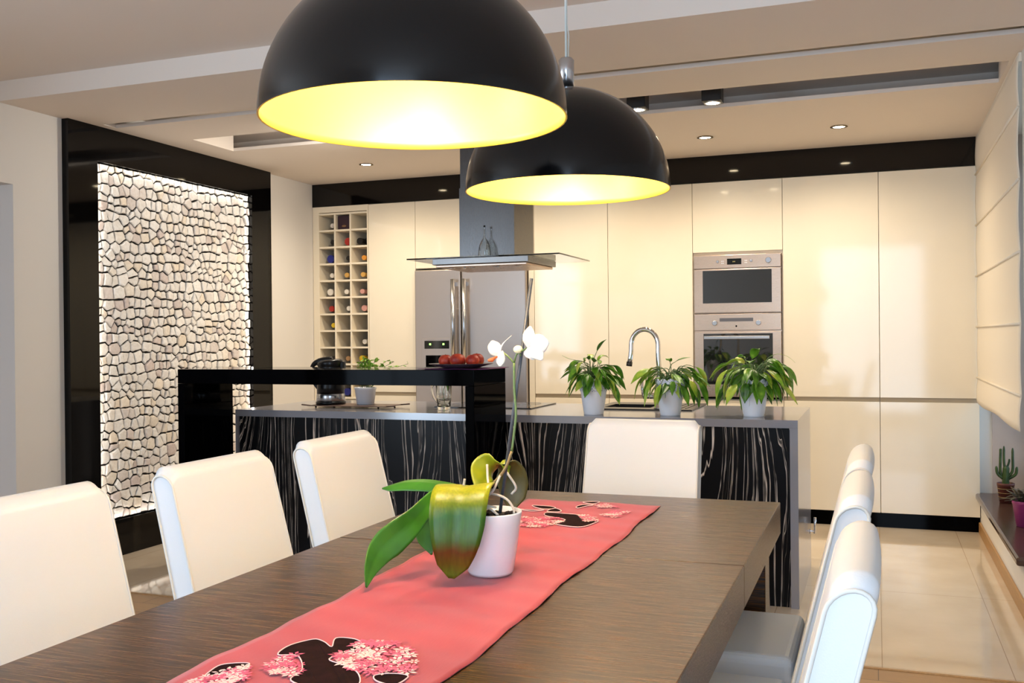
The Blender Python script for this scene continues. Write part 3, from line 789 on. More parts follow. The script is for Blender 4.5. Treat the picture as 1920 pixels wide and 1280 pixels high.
pk = MB(); iv = MB(); r = random.Random(5)
def blossom(mb, x, y, R, n, z=.002):
    a0 = r.uniform(0, 6)
    for k in range(n):
        a = a0+2*PI*k/n; ca, sa = math.cos(a), math.sin(a); L = R*r.uniform(.8, 1.15); w = R*.2
        pts = [(x+ca*R*.15, y+sa*R*.15), (x+ca*L*.6-sa*w, y+sa*L*.6+ca*w), (x+ca*L, y+sa*L), (x+ca*L*.6+sa*w, y+sa*L*.6-ca*w)]
        mb.add([(p[0], p[1], rz(p[0], p[1])+z) for p in pts], [(0,3,2,1)])
for poly, n, R in ((N_P1, 120, .015), (N_P2, 44, .014), (N_P3, 56, .014), (F_P1, 110, .014), (F_P2, 34, .014), (F_P3, 30, .013), (F_P4, 40, .014)):
    xs = [p[0] for p in poly]; ys = [p[1] for p in poly]; k = 0
    while k < n:
        x, y = r.uniform(min(xs), max(xs)), r.uniform(min(ys), max(ys))
        if inside((x, y), poly):
            blossom(pk if r.random() < .62 else iv, x, y, R*r.uniform(.7, 1.15), r.choice((5,6,7)), .0036+.0005*r.random()); k += 1
pk.build('pink_embroidery', m_pink, run); iv.build('ivory_embroidery', m_ivory, run)

# ------------------------------------------------------------------ chairs
def back_y(z): return -.20 - (z-.46)*.25
def chair_back():
    Wd, top, th = .205, .955, .029
    mb = MB(); st = []
    n = 16
    for i in range(n+1):
        u = -1+2*i/n; u = math.copysign(abs(u)**.72, u); st.append(u*Wd)
    prof_n = 30
    rows = []
    def prof(x):
        d = Wd-abs(x); R = .020
        drop = (R-math.sqrt(max(0, R*R-(R-d)**2))) if d < R else 0
        ztop = top-drop; out = []
        zc = ztop-th; m = 10
        bulge = .004*(1-(x/Wd)**2)
        for k in range(8): out.append((+th+bulge, .43+(zc-.43)*k/8))
        for k in range(m+1):
            a = PI*k/m; out.append(((th+bulge)*math.cos(a), zc+th*math.sin(a)))
        for k in range(1, 9): out.append((-th-bulge, zc+(.43-zc)*k/8))
        return [(x*(1-.03*(z-.43)/.5), back_y(z)+y, z) for y, z in out]
    for x in st: rows.append(prof(x))
    mb.grid(rows)
    for rr, fl in ((rows[0], 0), (rows[-1], 1)):
        f = tuple(range(len(rr))); mb.add(rr, [f if fl else f[::-1]])
    lo = [rw[0] for rw in rows] + [rw[-1] for rw in rows][::-1]
    mb.add(lo, [tuple(range(len(lo)))])
    return mb, [MB().tube([(p[0]+.0005*s, p[1], p[2]) for p in (prof(s*Wd*.9999))], .0032, 6) for s in (-1, 1)]
def make_chair(label):
    t = thing('dining_chair', label, 'dining chair', group='white leather dining chairs')
    b, p = chair_back()
    bk = b.build('backrest', m_leather, t); [q.build('piping', m_piping, bk) for q in p]
    s = MB().box(-.205, .205, -.165, .24, .40, .475); s.build('seat', m_leather, t, bevel=.022, seg=4)
    for sx in (-1, 1):
        for y0, y1 in ((.205, .205), (-.175, -.225)):
            x = sx*.175; v = []
            for (yy, z, h) in ((y1, 0, .016), (y0, .3995, .021)): v += [(x-h,yy-h,z),(x+h,yy-h,z),(x+h,yy+h,z),(x-h,yy+h,z)]
            MB().add(v, [(3,2,1,0),(4,5,6,7),(0,1,5,4),(1,2,6,5),(2,3,7,6),(3,0,4,7)]).build('leg', m_dkwood, t)
    return t
ch0 = make_chair('white leather chair on the left side nearest the viewer, cut by the frame')
spots = [(-1.25, 1.455, -PI/2, None), (-1.25, 2.055, -PI/2, 'white leather chair in the middle of the left table side'),
         (-1.25, 2.65, -PI/2, 'white leather chair at the far end of the left table side'),
         (-.785, 3.125, PI-.02, 'white leather chair at the head of the table before the island'),
         (-.345, 1.47, PI/2, 'white leather chair on the right side nearest the viewer'),
         (-.355, 2.09, PI/2, 'white leather chair in the middle of the right table side'),
         (-.355, 2.63, PI/2, 'white leather chair farthest along the right table side')]
for i, (x, y, a, lb) in enumerate(spots):
    o = ch0 if i == 0 else copy_tree(ch0)
    if lb: o['label'] = lb
    o.location = (x, y, 0); o.rotation_euler = (0, 0, a)

# ------------------------------------------------------------------ pendant lamps
RB = .275
def pendant(label, y):
    t = thing('pendant_lamp', label, 'pendant lamp', (-.775, y, 1.643), 0, 'pendant lamps over the table')
    n = 26
    outer = [(RB*math.cos(PI/2*k/n), .275*math.sin(PI/2*k/n)) for k in range(n)] + [(.012, .275)]
    MB().lathe(outer, 72, cap0=False, cap1=False).build('shade', m_shade, t)
    inner = [(r_-.0035 if r_ > .02 else r_, z-.0035 if z > .01 else z) for r_, z in outer]
    MB().lathe([(RB,0),(RB-.0035,.0001)]+inner[1:], 72, cap0=False, cap1=False).build('gold_lining', m_gold, t)
    MB().lathe([(.021,.272),(.021,.352),(.016,.358),(.004,.36)], 28).build('cap', m_satin, t)
    cb = MB(); cb.tube([(0,0,.358),(0,0,.9365)], .0035, 8); cb.tube([(.006,0,.358),(.008,0,.42),(.003,0,.45),(.002,0,.9365)], .0012, 6)
    cb.build('cord', m_cord, t)
    MB().lathe([(.03,.2),(.03,.271)], 20).build('socket', m_white, t)
    MB().ball((0,0,.165), .036, 18).build('bulb', m_bulb, t)
    ld = bpy.data.lights.new('pendant_light', 'POINT'); ld.energy = PEND; ld.color = (1, .97, .94); ld.shadow_soft_size = .04
    lo = bpy.data.objects.new('pendant_light', ld); C.objects.link(lo); lo.parent = t; lo.location = (0, 0, .115)
    return t
PEND = 7.8
DAY = 23
SIDE_FILL = 50
pendant('large black dome pendant nearest the viewer, gold inside', 1.593)
pendant('black dome pendant farther along the table, gold inside', 2.527)

# ------------------------------------------------------------------ ceiling lights
DL = 22
def downlight(x, y, lb):
    t = thing('downlight', lb, 'downlight', (x, y, ZC), 0, 'recessed downlights over the cabinets')
    MB().lathe([(.048,-.0005),(.050,-.004),(.036,-.006),(.034,-.001)], 32, cap0=False, cap1=False).build('ring', m_ring, t)
    MB().lathe([(.0005,-.0028),(.034,-.0028)], 28, cap0=False, cap1=False).build('lens', m_lens, t)
    ld = bpy.data.lights.new('downlight_beam', 'SPOT'); ld.energy = DL; ld.color = (1, .85, .64); ld.spot_size = 2.75; ld.spot_blend = .8; ld.shadow_soft_size = .035
    lo = bpy.data.objects.new('downlight_beam', ld); C.objects.link(lo); lo.parent = t; lo.location = (0,0,-.012)
    return t
for x, lb in ((-3.346, 'round downlight at the left, above the wine rack'), (-2.557, 'round downlight hidden behind the large pendant'), (-1.768, 'round downlight behind the second pendant'),
              (-.979, 'round downlight above the oven cabinet'), (-.194, 'round downlight at the right, towards the blind')):
    downlight(x, 6.1, lb)
def boxspot(x, y, lb, aim=0, pw=1):
    t = thing('ceiling_spot', lb, 'ceiling spot', (x, y, 2.60), 0, 'black box spots in the ceiling slot')
    B(-.050, .050, -.050, .050, -.138, 0).build('housing', m_spotb, t, bevel=.004)
    MB().lathe([(.044,-.1385),(.044,-.143),(.036,-.143),(.036,-.1385)], 28, cap0=False, cap1=False).build('rim', m_satin, t)
    MB().lathe([(.0005,-.1405),(.036,-.1405)], 26, cap0=False, cap1=False).build('lens', m_lens, t)
    ld = bpy.data.lights.new('spot_beam', 'SPOT'); ld.energy = DL*.8*pw; ld.color = (1, .85, .62) if not aim else (1, .92, .80); ld.spot_size = 2.7; ld.spot_blend = .8; ld.shadow_soft_size = .035
    lo = bpy.data.objects.new('spot_beam', ld); C.objects.link(lo); lo.parent = t; lo.location = (0,0,-.15); lo.rotation_euler = (0, aim, 0)
boxspot(-2.76, 5.14, 'added box ceiling spot, unseen behind the large pendant, brightening the stone', .85, 2.1); boxspot(-1.97, 5.14, 'added box ceiling spot, unseen behind the second pendant, brightening the stone', .95, 2.1)  # both spots are added out of sight and aimed to brighten the stone panel
boxspot(-1.18, 5.14, 'black box ceiling spot in the slot, left of the pair'); boxspot(-.785, 5.14, 'black box ceiling spot in the slot, right of the pair')

# ------------------------------------------------------------------ orchid
L1 = [(-0.793, 1.93, 0.927), (-0.794, 1.88, 0.943), (-0.789, 1.83, 0.943), (-0.786, 1.8, 0.918), (-0.786, 1.79, 0.877), (-0.789, 1.785, 0.83), (-0.799, 1.79, 0.771)]
L2 = [(-0.799, 1.93, 0.919), (-0.851, 1.92, 0.924), (-0.877, 1.89, 0.914), (-0.885, 1.86, 0.9), (-0.903, 1.82, 0.87), (-0.927, 1.79, 0.844), (-0.947, 1.765, 0.819), (-0.949, 1.73, 0.791), (-0.942, 1.70, 0.763)]
L3 = [(-0.807, 1.95, 0.919), (-0.857, 1.97, 0.914), (-0.901, 1.99, 0.921), (-0.951, 2.0, 0.925), (-1.007, 2.01, 0.922), (-1.044, 2.01, 0.914), (-1.069, 2.01, 0.907)]
L4 = [(-0.787, 1.93, 0.914), (-0.805, 1.97, 0.936), (-0.814, 2.0, 0.955), (-0.804, 2.02, 0.967), (-0.782, 2.03, 0.968), (-0.766, 2.04, 0.957)]
L5 = [(-0.795, 2.03, 0.967), (-0.777, 2.05, 0.96), (-0.768, 2.06, 0.933), (-0.766, 2.06, 0.9), (-0.767, 2.05, 0.863)]
L6 = [(-0.838, 1.92, 0.907), (-0.887, 1.93, 0.892), (-0.919, 1.93, 0.861), (-0.918, 1.92, 0.823), (-0.898, 1.91, 0.786)]
STAKE = [(-0.752, 1.93, 0.853), (-0.672, 1.93, 1.374)]
STEM = [(-0.782, 1.92, 0.91), (-0.767, 1.92, 0.934), (-0.733, 1.92, 0.973), (-0.716, 1.92, 1.013), (-0.71, 1.92, 1.055), (-0.706, 1.92, 1.092), (-0.709, 1.92, 1.143), (-0.709, 1.92, 1.198)]
BR1 = [(-0.709, 1.92, 1.198), (-0.723, 1.92, 1.212), (-0.74, 1.925, 1.223)]
BR2 = [(-0.709, 1.92, 1.198), (-0.7, 1.915, 1.218), (-0.681, 1.91, 1.226), (-0.67, 1.91, 1.234)]
R1 = [(-0.782, 1.92, 0.899), (-0.766, 1.91, 0.934), (-0.771, 1.92, 0.956), (-0.776, 1.93, 0.982)]
R2 = [(-0.779, 1.91, 0.912), (-0.75, 1.89, 0.93), (-0.742, 1.9, 0.949), (-0.739, 1.91, 0.962)]
R3 = [(-0.767, 1.91, 0.924), (-0.739, 1.9, 0.923), (-0.719, 1.9, 0.914), (-0.706, 1.9, 0.897), (-0.705, 1.9, 0.887)]
R4 = [(-0.775, 1.9, 0.906), (-0.759, 1.89, 0.902), (-0.739, 1.885, 0.9)]
R5 = [(-0.766, 1.9, 0.899), (-0.751, 1.89, 0.894), (-0.733, 1.88, 0.886)]
R6 = [(-0.739, 1.95, 0.964), (-0.719, 1.95, 0.934), (-0.729, 1.95, 0.918)]
R7 = [(-0.801, 1.86, 0.937), (-0.8, 1.86, 0.948), (-0.798, 1.86, 0.96)]
FA1 = [(-0.742, 1.92, 1.213), (-0.749, 1.915, 1.226), (-0.758, 1.92, 1.245)]
FA2 = [(-0.741, 1.92, 1.225), (-0.734, 1.925, 1.239), (-0.718, 1.93, 1.255)]
FA3 = [(-0.737, 1.92, 1.224), (-0.736, 1.912, 1.207), (-0.737, 1.91, 1.191)]
FAL = [(-0.742, 1.91, 1.211), (-0.748, 1.9, 1.205), (-0.76, 1.9, 1.203)]
FB1 = [(-0.67, 1.91, 1.229), (-0.67, 1.905, 1.251), (-0.671, 1.915, 1.274)]
FB2 = [(-0.671, 1.91, 1.229), (-0.648, 1.9, 1.237), (-0.627, 1.905, 1.241)]
FB3 = [(-0.67, 1.908, 1.231), (-0.652, 1.898, 1.221), (-0.64, 1.9, 1.204)]
FB4 = [(-0.671, 1.915, 1.234), (-0.653, 1.91, 1.245), (-0.645, 1.92, 1.254)]
FB5 = [(-0.669, 1.908, 1.231), (-0.664, 1.9, 1.218), (-0.659, 1.9, 1.205)]
BUD = [(-0.698, 1.915, 1.226)]
OC = Vector((-.765, 1.917, TZ+.0058))
def loc(pts): return [Vector(p)-OC for p in pts]
t = thing('potted_orchid', 'white orchid with long glossy leaves in a white pot on the runner', 'orchid', OC)
MB().lathe([(.010,0),(.045,0),(.0485,.006),(.056,.05),(.063,.10),(.067,.128),(.0665,.131),(.064,.131),(.060,.10),(.058,.094)], 48, cap1=False).build('pot', m_white, t)
sl = MB(); sl.lathe([(.0005,.120),(.02,.121),(.045,.120),(.0625,.118)], 30, cap0=False, cap1=False)
rr = random.Random(3)
for k in range(46):
    a = rr.uniform(0, 6.28); d = rr.uniform(.005, .052); s_ = rr.uniform(.004, .008)
    sl.ball((d*math.cos(a), d*math.sin(a), .120+rr.uniform(0,.007)), s_, 6, 0, (rr.uniform(.7,1.6), rr.uniform(.7,1.6), rr.uniform(.5,.9)))
sl.build('bark', m_soil, t)
CRt = Vector((.937,.348,0))
def oleaf(P, w, side, m, fold=.12, curl=0, n=26): blade(MB(), loc(P), w, side, fold, n, 10, 0, curl).build('leaf', m, t, solid=.0016)
oleaf(L1, [.016,.040,.052,.056,.057,.0575,.058,.0575,.057,.056,.053,.049,.042,.032,.006], (.937,.348,.02), m_orchB, .18, .10, 44)
oleaf(L2, [.012,.016,.017,.018,.022,.030,.033,.026,.014,.002], (.62,.45,-.64), m_orchG, .16)
oleaf(L3, [.012,.022,.026,.022,.024,.022,.016,.003], (.15,.86,.42), m_orchG, .30)
oleaf(L4, [.012,.024,.032,.034,.030,.020], (.6,.9,-.25), m_orchY, .10, .1)
oleaf(L5, [.010,.026,.034,.035,.028,.004], (.937,.30,.0), m_orchD, .08, .15)
oleaf(L6, [.010,.018,.024,.025,.018,.002], (.8,.3,.25), m_orchG, .15)
MB().tube(loc(STAKE), .0036, 10).build('stake', m_stake, t)
sb = MB(); sb.tube(cr(loc(STEM)[:4], 14), .0032, 8, 0); sb.build('flower_stem', m_stemB, t)
sg = MB(); sg.tube(cr(loc(STEM)[3:], 20), .0027, 8); sg.tube(cr(loc(BR1), 8), .0019, 7); sg.tube(cr(loc(BR2), 8), .0019, 7); sg.tube([loc(BUD)[0]+Vector((.006,0,-.014)), loc(BUD)[0]], .0016, 6)
sg.build('flower_stem', m_stem, t)
for R_ in (R1, R2, R3, R4, R5, R6, R7):
    MB().tube(cr(loc(R_), 14), .0026, 7).build('aerial_root', m_root, t)
def flower(petals, lip=None):
    fo = None
    for P, w, side in petals:
        o = MB(); blade(o, loc(P), w, side, .10, 14, 8, 0, .25)
        ob = o.build('flower' if fo is None else 'petal', m_petal, t if fo is None else fo, solid=.0008)
        if fo is None: fo = ob
    if lip:
        o = MB(); blade(o, loc(lip), [.002,.004,.0045,.002], (.3,-.3,.9), .6, 10, 6); o.build('lip', m_lip, fo, solid=.0012)
rd = [.003,.009,.0125,.0135,.012,.003]
flower([(FA1, [.003,.009,.0135,.0145,.012,.002], (.9,.35,.1)), (FA2, [.002,.0032,.0042,.0036,.001], (.7,-.3,.5)), (FA3, [.003,.0075,.0098,.0088,.002], (.9,.35,.1))], FAL)
flower([(FB1, [.005,.010,.0135,.013,.009,.002], (.937,.348,.1)), (FB2, [.005,.014,.020,.021,.016,.003], (-.1,.05,1)), (FB3, [.006,.013,.017,.016,.010,.002], (.7,.25,.6)), (FB4, [.004,.010,.013,.012,.002], (-.4,.1,.9)), (FB5, [.005,.012,.015,.013,.008,.002], (.9,.35,.2))])
MB().ball((0,0,0), .0105, 14, 0, (1.0,.8,.8)).build('bud', m_petalY, t, loc=loc(BUD)[0])

# ------------------------------------------------------------------ peace lilies in pierced white pots
def lily(label, x, y, seed, specs, upright):
    t = thing('potted_peace_lily', label, 'potted plant', (x, y, IT), 0, 'potted plants along the island edge')
    MB().lathe([(.046,0),(.049,.001),(.049,.010),(.0505,.012),(.066,.120),(.0668,.122)], 44, cap1=False).build('pot', m_tin, t)
    def sc(a, z): return .010*abs(math.sin(a*6))*max(0, (z-.150)/.02) if z > .150 else 0
    b = MB()
    b.lathe([(.0672,.117),(.0690,.120),(.0720,.150),(.0738,.172),(.0725,.172),(.0705,.150),(.0665,.120)], 72, cap0=False, cap1=False, zfun=sc)
    b.build('lace_rim', m_lace, t)
    MB().lathe([(.0005,.150),(.069,.148)], 24, cap0=False, cap1=False).build('soil', m_soil, t)
    r = random.Random(seed); st = MB(); l1 = MB(); l2 = MB()
    CRx, CRy = .937, .348
    for (dx, dz, dd, L, w, droop, yl) in specs(r):
        # dx, dz: blade start relative to the rim centre along the picture / up; dd: depth offset
        a0 = r.uniform(0, 6.28); b0 = Vector((.025*math.cos(a0), .025*math.sin(a0), .150))
        tip0 = Vector((dx*CRx - dd*CRy, dx*CRy + dd*CRx, .165+dz))
        mid = (b0+tip0)*.5 + Vector((0,0,.03+.15*abs(dx)))
        sp = cr([b0, mid, tip0], 9); st.tube(sp, [.0028-.0014*i/8 for i in range(9)], 6)
        out = (tip0-sp[-3]).normalized(); hor = Vector((tip0.x, tip0.y, 0))
        hor = hor.normalized() if hor.length > .01 else Vector((1,0,0))
        P = [tip0]; d = out.copy(); m = 6
        for k in range(m):
            d = (d + Vector((0,0,-1))*droop + hor*.06).normalized(); P.append(P[-1]+d*(L*1.25/m))
        side = Vector((0,0,1)).cross(hor)*.8 + Vector((CRx,CRy,0))*.5*r.choice((-1,1)) + Vector((r.uniform(-.3,.3), r.uniform(-.3,.3), r.uniform(-.2,.2)))
        blade(l2 if yl else l1, P, [.003, w*.8, w*1.06, w*1.02, w*.78, w*.38, .0008], side, .28, 13, 4)
    st.build('stems', m_stem, t)
    l1.build('leaves', m_leaf, t, solid=.0007)
    if l2.v: l2.build('pale_leaves', m_leafY, t, solid=.0007)
    return t
def specs1(r):
    out = []
    for k in range(46):
        dx = r.uniform(-.085, .10); dz = r.uniform(.0, .12)-abs(dx)*.3
        out.append((dx, dz, r.uniform(-.07, .06), r.uniform(.06, .095), r.uniform(.015, .025), r.uniform(.06, .34), r.random() < .3))
    for k in range(22):
        out.append((r.uniform(-.055, .055), r.uniform(-.01, .05), r.uniform(-.06, .03), r.uniform(.05, .08), r.uniform(.013, .021), r.uniform(.0, .25), r.random() < .15))
    out += [(-.06,.10,0,.07,.028,.35,False),(.02,.155,0,.06,.013,.05,False),(.10,.08,0,.075,.016,.5,False),(-.09,.03,-.02,.09,.009,.5,True),(-.10,.11,0,.05,.004,-.1,False)]
    return out
def specs2(r):
    out = []
    for k in range(46):
        dx = r.uniform(-.10, .13); dz = r.uniform(-.01, .085)-abs(dx)*.15
        out.append((dx, dz, r.uniform(-.08, .07), r.uniform(.065, .105), r.uniform(.013, .023), r.uniform(.10, .48), r.random() < .3))
    for k in range(22):
        out.append((r.uniform(-.055, .055), r.uniform(-.01, .05), r.uniform(-.06, .03), r.uniform(.05, .08), r.uniform(.013, .021), r.uniform(.0, .25), r.random() < .15))
    out += [(.13,.07,0,.10,.018,.62,True),(.11,.05,-.02,.11,.021,.7,True),(-.13,.03,0,.10,.008,.5,True),(.03,.10,0,.06,.014,.05,False),(-.10,.0,-.03,.10,.011,.5,True),(.0,.10,0,.05,.016,.3,False)]
    return out
def specs3(r):
    out = []
    for k in range(64):
        dx = r.uniform(-.12, .13); dz = r.uniform(-.01, .12)-abs(dx)*.15
        out.append((dx, dz, r.uniform(-.09, .08), r.uniform(.075, .115), r.uniform(.016, .026), r.uniform(.08, .45), r.random() < .22))
    for k in range(22):
        out.append((r.uniform(-.055, .055), r.uniform(-.01, .05), r.uniform(-.06, .03), r.uniform(.05, .08), r.uniform(.013, .021), r.uniform(.0, .25), r.random() < .15))
    out += [(-.13,.06,-.02,.13,.02,.65,True),(-.11,.05,-.04,.13,.023,.7,True),(.13,.09,0,.14,.020,.75,False),(.12,.02,-.03,.09,.017,.7,False),(-.05,.0,-.07,.08,.022,.9,False),(.10,.13,0,.09,.003,.25,True)]
    return out
lily('upright leafy plant in pierced white pot, leftmost of the three on the island', -1.333, 4.76, 21, specs1, 1)
lily('drooping leafy plant in pierced white pot, beside the tap', -.950, 4.785, 33, specs2, 0)
lily('bushy drooping plant in pierced white pot, rightmost on the island', -.552, 4.815, 45, specs3, 0)

# ------------------------------------------------------------------ things on the worktop and bar
t = thing('tray', 'flat brown tray on small feet under the kettle', 'tray', (-2.80, 4.95, IT))
B(-.25, .25, -.11, .11, .010, .0145).build('board', m_tray, t, bevel=.002)
for x in (-.2, .2):
    for y in (-.10, .10): MB().ball((x, y, .0055), .0055, 10).build('foot', m_black, t)
for y in (-.09, .09): 
    MB().tube([(.24,y,.012),(.30,y,.017)], .004, 8).build('grip', m_tray, t); MB().tube([(-.24,y,.012),(-.30,y,.017)], .004, 8).build('grip', m_tray, t)
TR = IT+.0147
t = thing('kettle', 'black electric kettle with a steel band on the tray', 'kettle', (-2.965, 4.955, TR), .2)
MB().lathe([(.074,0),(.086,.002),(.087,.016),(.080,.020)], 40).build('base', m_kettle, t)
MB().lathe([(.080,.0205),(.0825,.024),(.081,.055),(.079,.062)], 40, cap0=False, cap1=False).build('steel_band', m_satin, t)
MB().lathe([(.0792,.0622),(.079,.10),(.077,.16),(.074,.20),(.073,.215),(.03,.217)], 40).build('body', m_kettle, t)
ld = MB(); ld.lathe([(.070,.180),(.072,.190),(.074,.205),(.070,.215),(.05,.222),(.0005,.224)], 36); v0 = len(ld.v)
# domed slanting lid with a spout lip
for i in range(v0):
    x, y, z = ld.v[i]; ld.v[i] = (x*1.02-.002, y, z+.036 + (.10*x if z > .2 else 0))
ld.build('lid', m_kettle, t, bevel=.004)
B(.035, .088, -.022, .022, .19, .250).build('spout', m_kettle, t, bevel=.008)
hd = MB(); hd.tube(cr([(.01,0,.258),(-.045,0,.253),(-.095,0,.236),(-.114,0,.20),(-.106,0,.14),(-.076,0,.095)], 26), [.019]*8+[.017,.016,.015,.014]+[.0125]*14, 12); hd.build('handle', m_kettle, t)
t = thing('potted_herb', 'small white pot of trailing herb beside the kettle', 'potted plant', (-2.757, 4.99, TR))
MB().lathe([(.046,0),(.050,.002),(.060,.085),(.063,.087),(.063,.098),(.059,.098),(.056,.085)], 36, cap1=False).build('pot', m_tin, t)
MB().lathe([(.0005,.086),(.0565,.084)], 20, cap0=False, cap1=False).build('soil', m_soil, t)
st = MB(); lf = MB(); r = random.Random(9)
tips = [(-.03,.17),(.0,.20),(.015,.17),(.03,.13),(.05,.19),(.09,.15),(.13,.19),(.16,.18),(.11,.13),(.20,.15),(.245,.165),(.18,.09),(.14,.075),(.22,.08),(.10,.08),(-.05,.12),(.05,.12),(.0,.13),(.02,.15),(-.01,.15)]
for (dx, dz) in tips:
    a0 = r.uniform(0,6.28); b0 = Vector((.03*math.cos(a0), .03*math.sin(a0), .086)); dd = r.uniform(-.05,.05)
    tp = Vector((dx*.937-dd*.348, dx*.348+dd*.937, .09+dz*.85))
    sp = cr([b0, (b0+tp)*.5+Vector((0,0,.03)), tp], 10); st.tube(sp, .0013, 5)
    for k in range(9 if dx < .06 else 6):
        q = sp[min(9, 4+k)] ; d = Vector((r.uniform(-1,1), r.uniform(-1,1), r.uniform(-.2,.8))).normalized(); L = r.uniform(.022,.038)
        blade(lf, [q, q+d*L*.5, q+d*L+Vector((0,0,-.004))], [.002,L*.34,L*.36,.001], Vector((r.uniform(-1,1), r.uniform(-1,1), .2)), .15, 6, 4)
st.build('stems', m_stem, t); lf.build('leaves', m_herb, t, solid=.0005)
t = thing('glass_jug', 'clear glass mug with a handle holding a sprig, on the island', 'glass jug', (-2.215, 4.885, IT), PI-.35)
MB().lathe([(.0005,.001),(.034,.001),(.036,.006),(.041,.07),(.046,.15),(.0455,.152),(.044,.15),(.038,.07),(.033,.018),(.0005,.016)], 32, cap0=False, cap1=False).build('jug', m_clear, t)
MB().tube(cr([(.041,0,.135),(.075,0,.135),(.092,0,.115),(.085,0,.075),(.060,0,.045),(.037,0,.032)], 24), .006, 10).build('handle', m_clear, t)
st = MB(); st.tube(cr([(-.01,0,.02),(.0,.005,.09),(-.012,.0,.13)], 12), .0016, 6); st.build('stem', m_stem, t)
lf = MB(); blade(lf, [(-.012,0,.155),(-.018,-.006,.13),(-.020,-.01,.098)], [.003,.013,.012,.001], (.937,-.3,0), .2, 9, 4); lf.build('leaf', m_leaf, t, solid=.0006)
BT = 1.1034
rows = []
for j in range(9):
    rows.append([(-2.06+.36*i/16 + .004*math.sin(j*1.3), 4.24+.30*j/8, BT+.0016+.0008*math.sin(i*.8+j)) for i in range(17)])
tag(MB().grid(rows).build('place_mat', m_mat, solid=.0016), 'purple cloth mat under the plate of peaches', 'place mat')
pc = (-1.885, 4.365, BT+.0035)
t = thing('plate', 'dark rimmed plate holding peaches on the bar', 'plate', pc)
MB().lathe([(.0005,.0),(.085,0),(.10,.006),(.155,.020),(.157,.0225),(.153,.0225),(.10,.0095),(.085,.0045),(.0005,.0045)], 48, cap0=False, cap1=False).build('dish', m_plate, t)
def peach(x, y, R, rz_, lb):
    t = thing('peach', lb, 'peach', (pc[0]+x, pc[1]+y, pc[2]+.0047), rz_, 'peaches on the plate')
    mb = MB(); mb.ball((0,0,R*.93), R, 24, 0, (1,1,.93))
    for i, v in enumerate(mb.v):
        a = math.atan2(v[1], v[0]); d = math.hypot(v[0], v[1]); dz = (v[2]-R*.93)/R
        k = 1-.07*math.exp(-(a/.28)**2)*(d/R); zz = v[2]-(.12*R*math.exp(-(d/(R*.28))**2) if dz > 0 else 0)
        mb.v[i] = (v[0]*k, v[1]*k, zz)
    mb.build('fruit', m_peach, t); MB().tube([(0,0,R*1.72),(.002,0,R*1.84)], .003, 6).build('stalk', m_stemB, t)
peach(-.07, -.03, .034, -1.2, 'plain red peach at the left of the plate'); peach(.0, -.047, .037, 2.2, 'mottled peach in the front middle of the plate'); peach(.0705, -.024, .034, .4, 'orange topped peach at the right of the plate')
peach(-.025, .035, .034, 2.5, 'red peach behind, half hidden by the left and middle ones'); peach(.062, .048, .036, -2.0, 'peach behind the right one, mostly hidden')

# ------------------------------------------------------------------ blind and sill plants
t = thing('roman_blind', 'cream cloth roman blind hanging down the right wall', 'roman blind', (XR-.012, 4.80, 0))
ribs = [.976, 1.292, 1.608, 1.924, 2.24]
zs = [.818, .86, .92] ; 
rows = []
allz = [.818,.85,.89,.93,.97,.976]
for a, b in zip(ribs, ribs[1:]+[2.478]): allz += [a+(b-a)*k/6 for k in range(1, 7)]
for z in allz:
    row = []
    for i in range(31):
        y = 1.945*i/30
        lo = max([q for q in ribs if q <= z+1e-6], default=.818); hi = min([q for q in ribs if q > z+1e-6], default=2.478)
        u = (z-lo)/(hi-lo)
        x = -.006*math.sin(PI*u) - .002*math.sin(3*y+z*4)*math.sin(PI*u) - (.006 if z < .95 else 0)*(0.976-z)/.15
        row.append((x, y, z - (.006*math.sin(y*5) if z < .82 else 0)))
    rows.append(row)
MB().grid(rows).build('cloth', m_blind, t, solid=.003)
for z in ribs: MB().tube([(-.005,0,z),(-.005,1.945,z)], .0065, 8).build('rib', m_blind, t)
B(-.002, .011, 0, 1.945, 2.44, 2.479).build('head_rail', m_blind, t)
SZ = .2503
t = thing('potted_cactus', 'branching green cactus in a striped brown pot on the sill', 'cactus', (.712, 6.42, SZ))
pm = MB(); pm.lathe([(.030,0),(.034,.002),(.046,.10),(.048,.102),(.048,.118),(.043,.118),(.042,.10)], 30, cap1=False); pm.build('pot', m_brownpot, t)
for z in (.035, .06, .085): MB().tube([((.0345+.0115*z/.1+.0012)*math.cos(2*PI*k/28), (.0345+.0115*z/.1+.0012)*math.sin(2*PI*k/28), z) for k in range(28)], .0022, 6, closed=True).build('stripe', m_stemB, t)
MB().lathe([(.0005,.106),(.0425,.104)], 18, cap0=False, cap1=False).build('soil', m_soil, t)
cb = MB()
def arm(pts, r0):
    P = cr(pts, 16); cb.tube(P, [r0*(1-.1*i/15) if i < 14 else r0*(.75 if i == 14 else .35) for i in range(16)], 8, smooth=False)
arm([(0,0,.10),(0,0,.16),(.004,0,.22)], .020); arm([(-.01,0,.15),(-.028,0,.18),(-.026,0,.30),(-.026,0,.32)], .008); arm([(.0,0,.18),(-.008,0,.24),(-.008,0,.335)], .0075)
arm([(.01,0,.15),(.036,0,.19),(.038,0,.27),(.038,0,.325)], .008); arm([(.01,0,.14),(.052,.0,.17),(.060,0,.215)], .009); arm([(-.01,0,.14),(-.042,0,.17),(-.050,0,.215)], .009); arm([(.005,0,.2),(.018,0,.24),(.020,0,.26)], .006)
cb.build('cactus', m_cactus, t)
t = thing('potted_succulent', 'dark leafy succulent in a purple pot at the frame edge', 'succulent', (.715, 5.66, SZ))
MB().lathe([(.036,0),(.040,.002),(.058,.118),(.060,.120),(.060,.134),(.055,.134),(.053,.118)], 32, cap1=False).build('pot', m_purple, t)
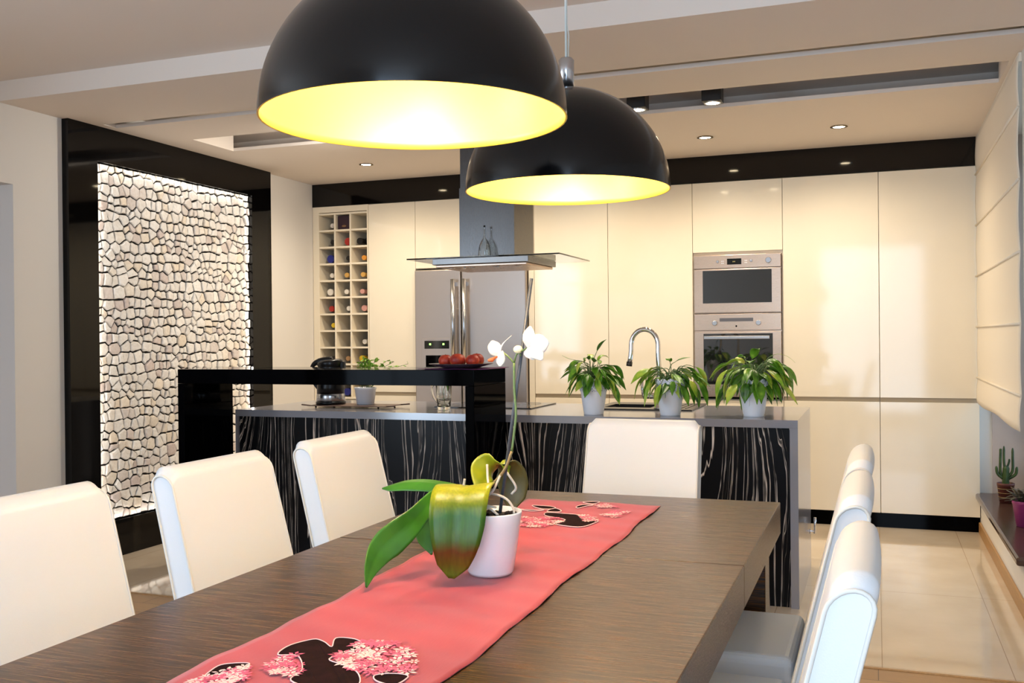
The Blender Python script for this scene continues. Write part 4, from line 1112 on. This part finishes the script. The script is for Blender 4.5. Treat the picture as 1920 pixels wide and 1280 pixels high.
MB().lathe([(.0005,.122),(.054,.120)], 18, cap0=False, cap1=False).build('soil', m_soil, t)
lf = MB(); r = random.Random(4)
for k in range(58):
    a = r.uniform(0, 6.28); e = r.uniform(.05, 1.1); d = Vector((math.cos(a)*math.cos(e), math.sin(a)*math.cos(e), math.sin(e))); L = r.uniform(.05, .10)
    b0 = Vector((.03*math.cos(a)*r.random(), .03*math.sin(a)*r.random(), .122+r.uniform(0,.03)))
    blade(lf, [b0, b0+d*L*.5, b0+d*L+Vector((0,0,-.012))], [.004,.012,.011,.002], Vector((-math.sin(a), math.cos(a), .1)), .3, 7, 4)
lf.build('leaves', m_succ, t, solid=.002)

# ------------------------------------------------------------------ daylight, world, colour
wl = bpy.data.worlds.new('world'); bpy.context.scene.world = wl; wl.use_nodes = True
bg = wl.node_tree.nodes['Background']; bg.inputs['Color'].default_value = (.62, .78, 1, 1); bg.inputs['Strength'].default_value = 1.2
for WX0, WX1 in WINS:
    al = bpy.data.lights.new('window_daylight', 'AREA'); al.shape = 'RECTANGLE'; al.size = WX1-WX0-.1; al.size_y = WZ1-WZ0-.1; al.energy = DAY*(WX1-WX0); al.color = (.60, .78, 1)
    ao = bpy.data.objects.new('window_daylight', al); C.objects.link(ao); ao.location = ((WX0+WX1)/2, YR-.03, (WZ0+WZ1)/2); ao.rotation_euler = (PI/2, 0, 0)
ll = bpy.data.lights.new('side_fill_light', 'AREA'); ll.shape = 'RECTANGLE'; ll.size = 2.0; ll.size_y = 1.95; ll.energy = SIDE_FILL; ll.color = (.66, .82, 1)  # fill light in the added left window
so_ = bpy.data.objects.new('side_fill_light', ll); C.objects.link(so_); so_.location = (XL-.02, .125, 1.35); so_.rotation_euler = (PI/2, 0, -PI/2)
hl = bpy.data.lights.new('hall_daylight', 'AREA'); hl.shape = 'RECTANGLE'; hl.size = 1.0; hl.size_y = 1.8; hl.energy = .8; hl.color = (.80, .88, 1)
ho = bpy.data.objects.new('hall_daylight', hl); C.objects.link(ho); ho.location = (XL-.65, 1.2, 1.3); ho.rotation_euler = (PI/2, 0, 0)
vs_ = bpy.context.scene.view_settings
bpy.context.scene.display_settings.display_device = 'sRGB'
vs_.view_transform = 'Standard'; vs_.look = 'None'; vs_.exposure = 0.95; vs_.gamma = 1.0; vs_.use_curve_mapping = False
